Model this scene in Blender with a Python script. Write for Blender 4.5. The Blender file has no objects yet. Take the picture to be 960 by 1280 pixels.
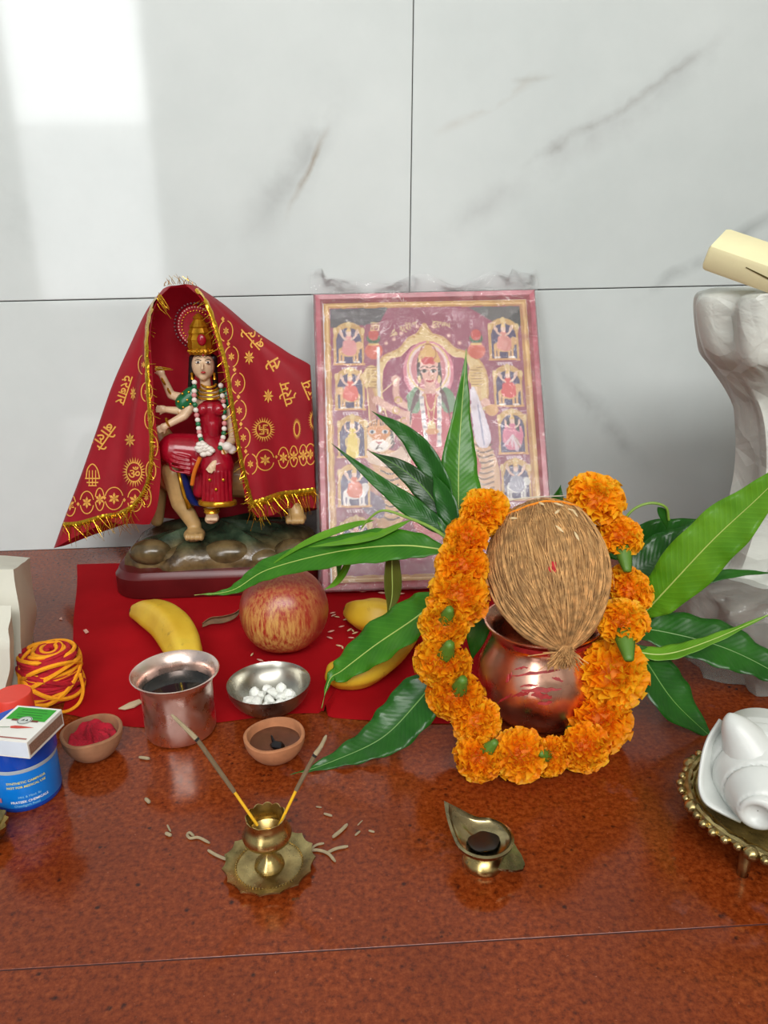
import bpy, bmesh, math, random
import numpy as np
from mathutils import Vector, Matrix
from mathutils.bvhtree import BVHTree

random.seed(7)
scene = bpy.context.scene
COL = scene.collection

# ------------------------------------------------------------------ camera
CAM_H, FPX = 0.36, 961.0
PITCH, YAW, ROLL = math.radians(18.0), math.radians(2.5), math.radians(1.15)
CAM = Vector((0, 0, CAM_H))
_f = Vector((math.sin(YAW)*math.cos(PITCH), math.cos(YAW)*math.cos(PITCH), -math.sin(PITCH)))
_r0 = Vector((math.cos(YAW), -math.sin(YAW), 0))
_u0 = _r0.cross(_f)
_r = _r0*math.cos(ROLL) - _u0*math.sin(ROLL)
_u = _u0*math.cos(ROLL) + _r0*math.sin(ROLL)
cd = bpy.data.cameras.new('camera')
cd.sensor_fit = 'VERTICAL'; cd.sensor_height = 32.0; cd.sensor_width = 24.0
cd.lens = FPX/1280*32.0
cd.clip_start = 0.02
cam = bpy.data.objects.new('camera', cd); COL.objects.link(cam)
m3 = Matrix((_r, _u, -_f)).transposed()
cam.matrix_world = Matrix.Translation(CAM) @ m3.to_4x4()
scene.camera = cam

# ------------------------------------------------------------------ light and exposure
scene.view_settings.view_transform = 'Standard'
scene.view_settings.look = 'None'
scene.view_settings.gamma = 1.0
scene.view_settings.use_curve_mapping = False
scene.view_settings.exposure = 0.0
world = bpy.data.worlds.new('daylight'); scene.world = world
world.use_nodes = True
wb = world.node_tree.nodes['Background']
wb.inputs[0].default_value = (0.90, 0.96, 1.0, 1)
wb.inputs[1].default_value = 0.36

def area_light(name, loc, target, w, h, power, color=(1, 1, 1)):
    ld = bpy.data.lights.new(name, 'AREA'); ld.shape = 'RECTANGLE'
    ld.size, ld.size_y, ld.energy, ld.color = w, h, power, color
    o = bpy.data.objects.new(name, ld); COL.objects.link(o)
    o.location = loc
    o.rotation_euler = (Vector(target)-Vector(loc)).to_track_quat('-Z', 'Y').to_euler()
    return o
# daylight through the doorway and the tall window of the room, in the wall behind the camera
area_light('doorway_daylight', (-1.22, -2.14, 1.65), (-1.22, 0, 1.65), 0.62, 1.28, 22, (0.97, 0.99, 1.0))
area_light('doorway_lower_daylight', (-1.22, -2.14, 0.6), (-1.22, 0, 0.6), 0.62, 0.80, 7, (0.97, 0.99, 1.0))
area_light('window_daylight', (0.35, -2.14, 2.08), (0.35, 0, 0.9), 2.3, 0.86, 84, (1.0, 0.99, 0.96))

# ------------------------------------------------------------------ pixel -> place helpers (photograph 960 x 1280)
def ray(px, py):
    return _f + _r*((px-480)/FPX) + _u*((640-py)/FPX)
def PY(px, py, Y):                       # where that direction meets the upright plane y = Y
    d = ray(px, py); return CAM + d*(Y/d.y)
def PZ(px, py, z=0.0):                   # ... the level plane z
    d = ray(px, py); return CAM + d*((z-CAM_H)/d.z)
def mpp(p):                              # metres for one pixel at that point
    return (Vector(p)-CAM).dot(_f)/FPX
def proj(p):
    d = Vector(p)-CAM; z = d.dot(_f)
    return (480+FPX*d.dot(_r)/z, 640-FPX*d.dot(_u)/z)

# ------------------------------------------------------------------ materials
def lin(c):
    return tuple(((v/255)/12.92 if v/255 <= 0.04045 else ((v/255+0.055)/1.055)**2.4) for v in c)
def rgba(c): return (*lin(c), 1)
class NT:
    def __init__(s, name):
        s.m = bpy.data.materials.new(name); s.m.use_nodes = True
        s.t = s.m.node_tree; s.b = s.t.nodes['Principled BSDF']; s.out = s.t.nodes['Material Output']
    def n(s, typ, **kw):
        x = s.t.nodes.new(typ)
        for k, v in kw.items():
            if k in x.inputs: x.inputs[k].default_value = v
            else: setattr(x, k, v)
        return x
    def l(s, a, b): s.t.links.new(a, b)
    def coord(s, kind='Object', scale=(1, 1, 1), rot=(0, 0, 0)):
        tc = s.n('ShaderNodeTexCoord'); mp = s.n('ShaderNodeMapping')
        mp.inputs['Scale'].default_value = scale; mp.inputs['Rotation'].default_value = rot
        s.l(tc.outputs[kind], mp.inputs['Vector']); return mp.outputs['Vector']
    def noise(s, vec, scale, detail=4, rough=0.55, dist=0.0):
        x = s.n('ShaderNodeTexNoise'); x.inputs['Scale'].default_value = scale
        x.inputs['Detail'].default_value = detail; x.inputs['Roughness'].default_value = rough
        x.inputs['Distortion'].default_value = dist
        if vec is not None: s.l(vec, x.inputs['Vector'])
        return x.outputs['Fac']
    def ramp(s, fac, stops):
        x = s.n('ShaderNodeValToRGB'); e = x.color_ramp.elements
        while len(e) < len(stops): e.new(0.5)
        for i, (p, c) in enumerate(stops):
            e[i].position = p; e[i].color = c if len(c) == 4 else (*c, 1)
        s.l(fac, x.inputs['Fac']); return x.outputs['Color']
    def mix(s, fac, a, b, mode='MIX'):
        x = s.n('ShaderNodeMix'); x.data_type = 'RGBA'; x.blend_type = mode
        for sock, v in ((x.inputs[0], fac), (x.inputs[6], a), (x.inputs[7], b)):
            if isinstance(v, (int, float)): sock.default_value = v
            elif isinstance(v, tuple): sock.default_value = v if len(v) == 4 else (*v, 1)
            else: s.l(v, sock)
        return x.outputs[2]
    def bump(s, h, strength=0.3, dist=0.001, normal=None):
        x = s.n('ShaderNodeBump'); x.inputs['Strength'].default_value = strength; x.inputs['Distance'].default_value = dist
        s.l(h, x.inputs['Height'])
        if normal is not None: s.l(normal, x.inputs['Normal'])
        s.l(x.outputs['Normal'], s.b.inputs['Normal']); return x.outputs['Normal']
    def set(s, **kw):
        for k, v in kw.items():
            k = k.replace('_', ' ')
            s.b.inputs[k].default_value = v
        return s

def plain(name, c, rough=0.5, metal=0.0, var=0.12, vscale=60, bump=0.0, bscale=200, **kw):
    """procedural material: base colour gently varied by noise, optional fine relief"""
    t = NT(name); v = t.coord()
    base = lin(c)
    lo = tuple(x*(1-var) for x in base); hi = tuple(min(1, x*(1+var)) for x in base)
    t.l(t.ramp(t.noise(v, vscale), [(0.3, lo), (0.7, hi)]), t.b.inputs['Base Color'])
    t.set(Roughness=rough, Metallic=metal)
    if bump: t.bump(t.noise(v, bscale), bump, 0.0008)
    for k, x in kw.items(): t.b.inputs[k.replace('_', ' ')].default_value = x
    return t.m

# ------------------------------------------------------------------ mesh builder
ORG = {}
class MB:
    def __init__(s): s.v = []; s.f = []; s.mi = []; s.cur = 0
    def add(s, verts, faces):
        o = len(s.v); s.v += [tuple(p) for p in verts]
        s.f += [tuple(o+i for i in f) for f in faces]; s.mi += [s.cur]*len(faces)
        return s
    def grid(s, P, closed_u=False, closed_v=False):
        """P[i][j] points"""
        n, m = len(P), len(P[0]); o = len(s.v)
        for r in P: s.v += [tuple(p) for p in r]
        for i in range(n if closed_u else n-1):
            for j in range(m if closed_v else m-1):
                a, b = i, (i+1) % n; c, d = j, (j+1) % m
                s.f.append((o+a*m+c, o+a*m+d, o+b*m+d, o+b*m+c)); s.mi.append(s.cur)
        return s
    def lathe(s, c, prof, seg=48, M=None, wave=None, cap=True):
        """prof: list of (r, z); wave(a, i, r, z) -> (r, z)"""
        c = Vector(c); P = []
        for i, (r, z) in enumerate(prof):
            row = []
            for k in range(seg):
                a = 2*math.pi*k/seg
                rr, zz = wave(a, i, r, z) if wave else (r, z)
                p = Vector((rr*math.cos(a), rr*math.sin(a), zz))
                row.append(c + (M @ p if M else p))
            P.append(row)
        o = len(s.v); s.grid(P, closed_v=True)
        if cap:
            n = len(prof)
            if prof[0][0] > 1e-6: s.f.append(tuple(o+k for k in range(seg))[::-1]); s.mi.append(s.cur)
            if prof[-1][0] > 1e-6: s.f.append(tuple(o+(n-1)*seg+k for k in range(seg))); s.mi.append(s.cur)
        return s
    def tube(s, pts, rad, seg=8, cap=True, flat=1.0):
        pts = [Vector(p) for p in pts]; n = len(pts)
        if not hasattr(rad, '__len__'): rad = [rad]*n
        t0 = (pts[1]-pts[0]).normalized()
        ref = Vector((0, 0, 1)) if abs(t0.z) < 0.9 else Vector((1, 0, 0))
        nrm = t0.cross(ref).normalized(); P = []
        for i in range(n):
            t = (pts[min(i+1, n-1)]-pts[max(i-1, 0)])
            t = t.normalized() if t.length > 1e-9 else t0
            nrm = (nrm - t*nrm.dot(t)); nrm = nrm.normalized() if nrm.length > 1e-9 else t.orthogonal().normalized()
            b = t.cross(nrm)
            P.append([pts[i] + (nrm*math.cos(2*math.pi*k/seg) + b*math.sin(2*math.pi*k/seg)*flat)*rad[i] for k in range(seg)])
        o = len(s.v); s.grid(P, closed_v=True)
        if cap:
            s.f.append(tuple(o+k for k in range(seg))[::-1]); s.f.append(tuple(o+(n-1)*seg+k for k in range(seg)))
            s.mi += [s.cur]*2
        return s
    def ball(s, c, r, M=None, nu=12, nv=16):
        if not hasattr(r, '__len__'): r = (r, r, r)
        c = Vector(c); P = []
        for i in range(nu+1):
            th = math.pi*(0.001 + 0.998*i/nu)
            P.append([])
            for k in range(nv):
                a = 2*math.pi*k/nv
                p = Vector((r[0]*math.sin(th)*math.cos(a), r[1]*math.sin(th)*math.sin(a), -r[2]*math.cos(th)))
                P[-1].append(c + (M @ p if M else p))
        s.grid(P, closed_v=True)
        return s
    def box(s, c, size, M=None, bev=0.0):
        x, y, z = (d/2 for d in size); c = Vector(c)
        bm = bmesh.new(); bmesh.ops.create_cube(bm, size=1)
        for v in bm.verts: v.co = Vector((v.co.x*2*x, v.co.y*2*y, v.co.z*2*z))
        if bev: bmesh.ops.bevel(bm, geom=bm.edges[:], offset=bev, segments=2, affect='EDGES', profile=0.5)
        bm.verts.index_update()
        s.add([c + (M @ v.co if M else v.co) for v in bm.verts], [[v.index for v in f.verts] for f in bm.faces]); bm.free()
        return s
    def capsule(s, a, b, ra, rb, seg=12):
        a, b = Vector(a), Vector(b); t = (b-a).normalized(); L = (b-a).length
        pts, rad = [], []
        for k in range(5):
            th = math.pi/2*(1-k/4); pts.append(a - t*ra*math.sin(th)); rad.append(max(ra*math.cos(th), 1e-5))
        for k in range(5):
            th = math.pi/2*(k/4); pts.append(b + t*rb*math.sin(th)); rad.append(max(rb*math.cos(th), 1e-5))
        return s.tube(pts, rad, seg)
    def build(s, name, mat, parent=None, org=None, smooth=True, angle=40, label=None, kind=None):
        if parent is not None: org = ORG[parent.name]
        elif org is None: org = Vector((0, 0, 0))
        org = Vector(org)
        me = bpy.data.meshes.new(name)
        me.from_pydata([Vector(p)-org for p in s.v], [], s.f)
        mats = mat if isinstance(mat, (list, tuple)) else [mat]
        for m in mats: me.materials.append(m)
        if len(mats) > 1: me.polygons.foreach_set('material_index', s.mi)
        bm = bmesh.new(); bm.from_mesh(me); bmesh.ops.remove_doubles(bm, verts=bm.verts[:], dist=1e-7)
        bmesh.ops.recalc_face_normals(bm, faces=bm.faces[:]); bm.to_mesh(me); bm.free()
        if smooth:
            me.polygons.foreach_set('use_smooth', [True]*len(me.polygons))
            me.set_sharp_from_angle(angle=math.radians(angle))
        o = bpy.data.objects.new(name, me); COL.objects.link(o)
        if parent is not None: o.parent = parent
        else: o.location = org
        ORG[o.name] = org
        if label: o['label'] = label
        if kind: o['kind'] = kind
        return o
def tag(o, label, cat, group=None, kind=None):
    o['label'] = label; o['category'] = cat
    if group: o['group'] = group
    if kind: o['kind'] = kind
    return o
def thing(name, loc, label, cat, group=None):
    o = bpy.data.objects.new(name, None); COL.objects.link(o); o.empty_display_size = 0.01
    o.location = loc; ORG[o.name] = Vector(loc)
    return tag(o, label, cat, group)
def mod(o, typ, **kw):
    m = o.modifiers.new(typ.lower(), typ)
    for k, v in kw.items(): setattr(m, k, v)
    return m

# curve / surface interpolation
def cr(pts, n):
    """Catmull-Rom through pts, n samples"""
    A = np.array([list(p) for p in pts], float); k = len(A)
    if k == 2:
        t = np.linspace(0, 1, n)[:, None]; return A[0]*(1-t)+A[1]*t
    E = np.vstack([2*A[0]-A[1], A, 2*A[-1]-A[-2]])
    u = np.linspace(0, k-1-1e-9, n); i = u.astype(int); t = (u-i)[:, None]
    p0, p1, p2, p3 = E[i], E[i+1], E[i+2], E[i+3]
    return 0.5*((2*p1)+(-p0+p2)*t+(2*p0-5*p1+4*p2-p3)*t*t+(-p0+3*p1-3*p2+p3)*t**3)
def crs(rows, nu, nv):
    """surface through a table of control points"""
    R = [cr(r, nv) for r in rows]
    return np.stack([cr([R[i][j] for i in range(len(R))], nu) for j in range(nv)], axis=1)
def V3(a): return [Vector(p) for p in a]
_txt = {}
def text2d(s, bold=0.0):
    """glyph outlines as flat polygons: (verts, faces), height of a capital about 0.7, centred"""
    if (s, bold) in _txt: return _txt[(s, bold)]
    c = bpy.data.curves.new('t', 'FONT'); c.body = s; c.resolution_u = 2; c.offset = bold
    o = bpy.data.objects.new('t', c); COL.objects.link(o); bpy.context.view_layer.update()
    ev = o.evaluated_get(bpy.context.evaluated_depsgraph_get()); me = ev.to_mesh()
    V = np.array([v.co[:2] for v in me.vertices]); F = [tuple(p.vertices) for p in me.polygons]
    ev.to_mesh_clear(); bpy.data.objects.remove(o); bpy.data.curves.remove(c)
    V = V-(V.min(0)+V.max(0))/2
    _txt[(s, bold)] = (V, F); return V, F

WALL_Y = PZ(60, 687).y

# ================================================================== THE SETTING
def marble():
    t = NT('white_marble_tile'); v = t.coord()
    base = t.ramp(t.noise(v, 3.0, 6, 0.6), [(0.3, lin((200, 207, 206))), (0.7, lin((217, 223, 222)))])
    def vein(base, pa, pb, w, strength, col, dist=0.035, nsc=9.0):
        a, b = PY(*pa, WALL_Y), PY(*pb, WALL_Y)
        d = b-a; L = d.length; d.normalize(); n = Vector((-d.z, 0, d.x))
        warp = t.n('ShaderNodeTexNoise'); warp.inputs['Scale'].default_value = nsc; warp.inputs['Detail'].default_value = 5
        t.l(v, warp.inputs['Vector'])
        def dot(vec):
            x = t.n('ShaderNodeVectorMath', operation='DOT_PRODUCT'); x.inputs[1].default_value = vec; t.l(v, x.inputs[0]); return x.outputs['Value']
        def math_(op, a_, b_=None, c_=None):
            x = t.n('ShaderNodeMath', operation=op)
            for i, q in enumerate((a_, b_, c_)):
                if q is None: continue
                if isinstance(q, (int, float)): x.inputs[i].default_value = q
                else: t.l(q, x.inputs[i])
            return x.outputs[0]
        wob = math_('MULTIPLY_ADD', warp.outputs['Fac'], dist*2, -dist)
        dn = math_('ABSOLUTE', math_('ADD', math_('ADD', dot(n), -a.dot(n)), wob))
        al = math_('ADD', dot(d), -a.dot(d))
        mask = math_('SUBTRACT', 1.0, math_('DIVIDE', dn, w)); mask = math_('MAXIMUM', mask, 0.0)
        e1 = t.n('ShaderNodeMapRange'); e1.inputs[1].default_value = -0.02; e1.inputs[2].default_value = 0.06; t.l(al, e1.inputs[0])
        e2 = t.n('ShaderNodeMapRange'); e2.inputs[1].default_value = L+0.02; e2.inputs[2].default_value = L-0.06; t.l(al, e2.inputs[0])
        patch = t.n('ShaderNodeMapRange'); patch.inputs[1].default_value = 0.38; patch.inputs[2].default_value = 0.62
        t.l(t.noise(v, 14.0, 4), patch.inputs[0])
        k = math_('MULTIPLY', math_('MULTIPLY', mask, math_('MULTIPLY', e1.outputs[0], e2.outputs[0])), math_('MULTIPLY', patch.outputs[0], strength))
        return t.mix(k, base, (*lin(col), 1))
    G = (140, 146, 146); B = (140, 118, 92)
    base = vein(base, (980, 5), (540, 300), 0.026, 0.6, (186, 190, 190))
    base = vein(base, (900, 60), (640, 215), 0.007, 0.7, (160, 160, 158), 0.03, 11)
    base = vein(base, (665, 100), (560, 160), 0.008, 0.8, (160, 140, 120), 0.015, 14)
    base = vein(base, (425, 110), (310, 300), 0.034, 0.6, (168, 172, 172))
    base = vein(base, (405, 165), (365, 260), 0.006, 1.0, B, 0.012, 18)
    base = vein(base, (980, 265), (790, 380), 0.012, 0.7, (150, 156, 156), 0.02)
    base = vein(base, (690, 440), (800, 590), 0.016, 0.5, (150, 154, 154), 0.035)
    base = vein(base, (600, 120), (690, 90), 0.005, 0.7, (150, 145, 135), 0.02)
    base = vein(base, (-80, 60), (40, 330), 0.03, 0.25, G)
    t.l(base, t.b.inputs['Base Color'])
    t.set(Roughness=0.07)
    t.b.inputs['Specular IOR Level'].default_value = 0.5
    t.bump(t.noise(v, 6.0, 2), 0.02, 0.004)
    return t.m
M_MARBLE = marble()
M_GROUT = plain('grey_grout', (120, 118, 112), 0.9)

def granite():
    t = NT('red_brown_granite'); v = t.coord()
    big = t.noise(v, 9, 5); fine = t.noise(v, 260, 3, 0.7)
    c = t.ramp(fine, [(0.25, lin((66, 24, 9))), (0.5, lin((128, 52, 17))), (0.78, lin((164, 82, 36)))])
    c = t.mix(t.ramp(big, [(0.35, (0, 0, 0)), (0.7, (0.55, 0.55, 0.55))]), c, (*lin((92, 36, 17)), 1))
    vo = t.n('ShaderNodeTexVoronoi'); vo.inputs['Scale'].default_value = 170; t.l(v, vo.inputs['Vector'])
    spot = t.ramp(vo.outputs['Distance'], [(0.16, (1, 1, 1)), (0.36, (0, 0, 0))])
    gate = t.ramp(t.noise(v, 75, 4, 0.6), [(0.55, (0, 0, 0)), (0.66, (0.9,)*3)])
    c = t.mix(t.mix(1.0, spot, gate, 'MULTIPLY'), c, (*lin((34, 18, 14)), 1))
    pale = t.ramp(t.noise(v, 420, 2), [(0.70, (0, 0, 0)), (0.80, (0.5, 0.5, 0.5))])
    c = t.mix(pale, c, (*lin((196, 128, 92)), 1))
    # dried smears of ash and water
    sm = t.ramp(t.noise(v, 14, 5, 0.7), [(0.60, (0, 0, 0)), (0.80, (0.16, 0.16, 0.16))])
    c = t.mix(sm, c, (*lin((178, 150, 150)), 1))
    t.l(c, t.b.inputs['Base Color'])
    t.l(t.ramp(t.noise(v, 22, 5), [(0.35, (0.10,)*3), (0.75, (0.24,)*3)]), t.b.inputs['Roughness'])
    t.bump(fine, 0.05, 0.0003); t.b.inputs['Specular IOR Level'].default_value = 0.3
    return t.m
M_GRANITE = granite()

def structure(o, label=None):
    o['kind'] = 'structure'
    if label: o['label'] = label
    return o

# wall: grout bed with marble tiles set into it
W = WALL_Y
zj = (PY(0, 377, W).z + PY(960, 356, W).z)/2
xj0, xj1 = PY(512, 361, W), PY(517, 0, W)
wall = structure(MB().box((0, W+0.056, 1.15), (3.6, 0.1, 3.9)).build('wall_back', M_GROUT, smooth=False), 'white marble tiled wall behind the altar shelf')
G = 0.0006
def xj(z): return xj0.x + (xj1.x-xj0.x)*(z-xj0.z)/(xj1.z-xj0.z)
for (za, zb) in ((0.0, zj-G), (zj+G, zj+0.62-G), (zj+0.62+G, 2.6)):
    for (ka, kb) in ((-1.5, 0), (0, 1.5)):
        m = MB()
        q = [(xj(za)+ka+(G if ka == 0 else 0), za), (xj(za)+kb-(G if kb == 0 else 0), za), (xj(zb)+kb-(G if kb == 0 else 0), zb), (xj(zb)+ka+(G if ka == 0 else 0), zb)]
        cx, cz = sum(p[0] for p in q)/4, sum(p[1] for p in q)/4
        inn = [(p[0]+(0.0008 if p[0] < cx else -0.0008), p[1]+(0.0008 if p[1] < cz else -0.0008)) for p in q]
        V = [(p[0], W+0.007, p[1]) for p in q]+[(p[0], W+0.0006, p[1]) for p in q]+[(p[0], W, p[1]) for p in inn]
        m.add(V, [(0, 1, 5, 4), (1, 2, 6, 5), (2, 3, 7, 6), (3, 0, 4, 7), (4, 5, 9, 8), (5, 6, 10, 9), (6, 7, 11, 10), (7, 4, 8, 11), (8, 9, 10, 11), (3, 2, 1, 0)])
        m.build('tile', M_MARBLE, wall, smooth=False)

# altar shelf: two polished granite slabs meeting in a thin joint
FRONT_Y = 0.02
ja, jb = PZ(0, 1213), PZ(960, 1155)
sl = (jb.y-ja.y)/(jb.x-ja.x)
def jy(x): return ja.y + (x-ja.x)*sl
floor = structure(MB().box((0, (W+FRONT_Y)/2, -0.034), (3.2, W-FRONT_Y, 0.04)).build('floor', plain('dark_joint_filler', (52, 28, 20), 0.9), smooth=False), 'red-brown granite shelf of the altar')
def slab(poly):
    m = MB(); n = len(poly); cx = sum(p[0] for p in poly)/n; cy = sum(p[1] for p in poly)/n
    b = 0.00015
    V = [(x, y, -0.0139) for x, y in poly]+[(x, y, -b) for x, y in poly]+[(x+math.copysign(b, cx-x), y+math.copysign(b, cy-y), 0) for x, y in poly]
    F = [tuple(range(n))[::-1], tuple(range(2*n, 3*n))]
    for k in range(n):
        j = (k+1) % n; F += [(k, j, n+j, n+k), (n+k, n+j, 2*n+j, 2*n+k)]
    return m.add(V, F).build('granite_slab', M_GRANITE, floor, smooth=False)
g = 0.0005
x0_, x1_ = -1.59, 1.59
MB().add([(x0_, jy(x0_)-g, -0.0002), (x1_, jy(x1_)-g, -0.0002), (x1_, jy(x1_)+g, -0.0002), (x0_, jy(x0_)+g, -0.0002), (x0_, jy(x0_)-g, -0.013), (x1_, jy(x1_)-g, -0.013), (x1_, jy(x1_)+g, -0.013), (x0_, jy(x0_)+g, -0.013)], [(0, 1, 2, 3), (4, 5, 6, 7), (0, 1, 5, 4), (1, 2, 6, 5), (2, 3, 7, 6), (3, 0, 4, 7)]).build('joint_filler', plain('brown_joint_filler', (70, 28, 16), 0.8), floor, smooth=False)
slab([(-1.6, jy(-1.6)+g), (1.6, jy(1.6)+g), (1.6, W), (-1.6, W)])
slab([(-1.6, FRONT_Y-0.012), (1.6, FRONT_Y-0.012), (1.6, jy(1.6)-g), (-1.6, jy(-1.6)-g)])

# the rest of the room, behind the camera: far wall with a doorway and a window, ceiling, room floor
M_PAINT = plain('cream_wall_paint', (205, 200, 190), 0.8)
M_RFLOOR = plain('grey_room_floor', (130, 122, 112), 0.5)
def rect(x0, x1, z0, z1): return ((x0+x1)/2, -2.25, (z0+z1)/2), (x1-x0, 0.15, z1-z0)
m = MB()
for r in ((-2.6, -1.53, -0.8, 2.7), (-0.91, -0.83, -0.8, 2.7), (1.53, 2.6, -0.8, 2.7), (-1.53, -0.91, 2.3, 2.7), (-0.83, 1.53, 2.53, 2.7), (-0.83, 1.53, -0.8, 1.63), (-1.53, -0.91, -0.8, 0.2)):
    m.box(*rect(*r))
structure(m.build('wall_front', M_PAINT, smooth=False), 'far room wall with a doorway and a window')
structure(MB().box((0.66, W/2-0.05, 0.6), (0.1, W+0.1, 2.8)).build('added_shade_wall', M_PAINT, smooth=False), 'plain unseen side wall added to shade one side of the altar')  # unseen wall, added to block world light and darken the right side
structure(MB().box((0, -0.65, 2.75), (5.2, 3.4, 0.1)).build('ceiling', plain('white_ceiling', (225, 225, 220), 0.9), smooth=False))
structure(MB().box((0, -1.0, -0.85), (5.2, 2.5, 0.1)).build('floor_room', M_RFLOOR, smooth=False))

# ================================================================== METAL AND CLAY VESSELS
def metal(name, c, rough, tarnish=None, tscale=40, amt=0.6, bump=0.15):
    t = NT(name); v = t.coord()
    base = (*lin(c), 1)
    if tarnish is not None:
        k = t.ramp(t.noise(v, tscale, 5, 0.6), [(0.42, (0, 0, 0)), (0.72, (amt,)*3)])
        col = t.mix(k, base, (*lin(tarnish), 1)); t.l(col, t.b.inputs['Base Color'])
    else: t.b.inputs['Base Color'].default_value = base
    t.l(t.ramp(t.noise(v, tscale*1.7, 4), [(0.3, (rough*0.7,)*3), (0.7, (min(1, rough*1.5),)*3)]), t.b.inputs['Roughness'])
    t.set(Metallic=1.0)
    if bump: t.bump(t.noise(v, 30, 3), bump, 0.0006)
    return t.m
M_BRASS = metal('aged_brass', (206, 180, 118), 0.26, (112, 94, 58), 55, 0.7)
M_BRASSD = metal('dark_brass', (186, 166, 114), 0.30, (84, 74, 50), 70, 0.75)
M_LAMP = metal('worn_bronze_brass', (172, 156, 116), 0.22, (58, 56, 48), 60, 0.85)
M_STEEL = metal('brushed_steel', (196, 194, 184), 0.26, (150, 146, 134), 30, 0.6, 0.05)
M_COPPERT = metal('pale_worn_copper', (246, 224, 214), 0.28, (220, 184, 172), 50, 0.6, 0.08)
M_COPPER = metal('polished_copper', (246, 196, 172), 0.25, (222, 148, 120), 26, 0.6, 0.12)
M_CLAY = plain('unglazed_clay', (176, 116, 78), 0.85, var=0.15, vscale=90, bump=0.25)
M_CLAYD = plain('dusty_clay', (158, 110, 78), 0.88, var=0.18, vscale=70, bump=0.25)

def vessel_at(base_px, z0=0.0):
    p = PZ(*base_px, z0); return p, mpp(p)
def zat(py, loc):                 # height of the point above loc whose image row is py
    d = ray(proj(loc)[0], py); return (CAM+d*(loc.y/d.y)).z
CLOTH_Z = 0.0012

# ---- copper tumbler of water
p, s = vessel_at((227, 911), CLOTH_Z)
Ht = zat(838, p)-p.z
tum = thing('copper_tumbler', p, 'pale copper tumbler with flared rim holding water', 'tumbler')
rb, rm = 43*s, 53*s
MB().lathe(p, [(rb-0.004, 0), (rb-0.001, 0.0006), (rb, 0.003), (rb*1.0, Ht*0.3), (rb*1.0, Ht*0.72), (rb*1.01, Ht*0.83), (rb*1.05, Ht*0.90), (rm*0.95, Ht*0.955), (rm, Ht*0.985), (rm*1.005, Ht), (rm*0.985, Ht*1.008), (rm*0.95, Ht*0.995), (rb*1.02, Ht*0.89), (rb*0.97, Ht*0.80), (rb*0.96, Ht*0.5), (rb*0.96, 0.005), (0, 0.005)], 64).build('body', M_COPPERT, tum)
wt = NT('dark_water'); wt.set(Roughness=0.02); wt.b.inputs['Base Color'].default_value = rgba((22, 30, 32)); wt.b.inputs['Transmission Weight'].default_value = 0.0; wt.b.inputs['IOR'].default_value = 1.33
MB().lathe(p, [(0, 0.006), (rb*0.955, 0.006), (rb*0.955, Ht*0.72), (rb*0.5, Ht*0.72), (0, Ht*0.72)], 48).build('water', wt.m, tum)

# ---- steel bowl and sugar lumps
p, s = vessel_at((338, 883), CLOTH_Z)
Hb = zat(853, p)-p.z; R = 51*s
bowl = []
for k in range(13):
    a = k/12; bowl.append((18*s+(R-18*s)*math.sin(a*math.pi/2), Hb*(1-math.cos(a*math.pi/2))**0.92))
inner = [(max(r-0.0011, 0), z+0.0011) for r, z in bowl[::-1]]
o = MB().lathe(p, [(16*s, 0.0004)]+bowl+[(R+0.0003, Hb+0.0006)]+inner[1:]+[(0, 0.0013)], 64).build('steel_bowl', M_STEEL, org=p)
tag(o, 'small round steel bowl holding white sugar lumps', 'bowl')
M_SUGAR = plain('white_sugar', (240, 242, 236), 0.45, var=0.03, bump=0.5, bscale=500, Subsurface_Weight=0.3)
M_SUGAR.node_tree.nodes['Principled BSDF'].inputs['Subsurface Radius'].default_value = (0.003, 0.003, 0.003)
lump = None; rs = random.Random(3)
spots = []
for ring, n in ((0, 1), (0.011, 6), (0.0175, 9)):
    for k in range(n):
        a = 2*math.pi*(k+0.3*ring*100)/n
        spots.append((ring*math.cos(a), ring*math.sin(a)))
for i, (x, y) in enumerate(spots):
    if i == 0:
        bm = bmesh.new(); bmesh.ops.create_icosphere(bm, subdivisions=2, radius=0.0055)
        for v in bm.verts: v.co *= 1+rs.uniform(-0.16, 0.16)
        me = bpy.data.meshes.new('sugar_lump'); bm.to_mesh(me); bm.free(); me.materials.append(M_SUGAR)
    o = bpy.data.objects.new('sugar_lump', me); COL.objects.link(o)
    rr = math.hypot(x, y); zi = 0.0013
    for (r0, z0) in bowl:
        if r0 <= rr+0.004: zi = z0+0.001
    o.location = (p.x+x, p.y+y-0.002, p.z+max(0.0062, zi+0.0042)+rs.uniform(0, 0.0015)); o.rotation_euler = [rs.uniform(0, 6) for _ in range(3)]
    sc = rs.uniform(0.8, 1.05); o.scale = (sc*1.1, sc, sc*0.8)
    tag(o, 'white lump of sugar in the small steel bowl', 'sugar lump', 'sugar lumps in the steel bowl')

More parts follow.
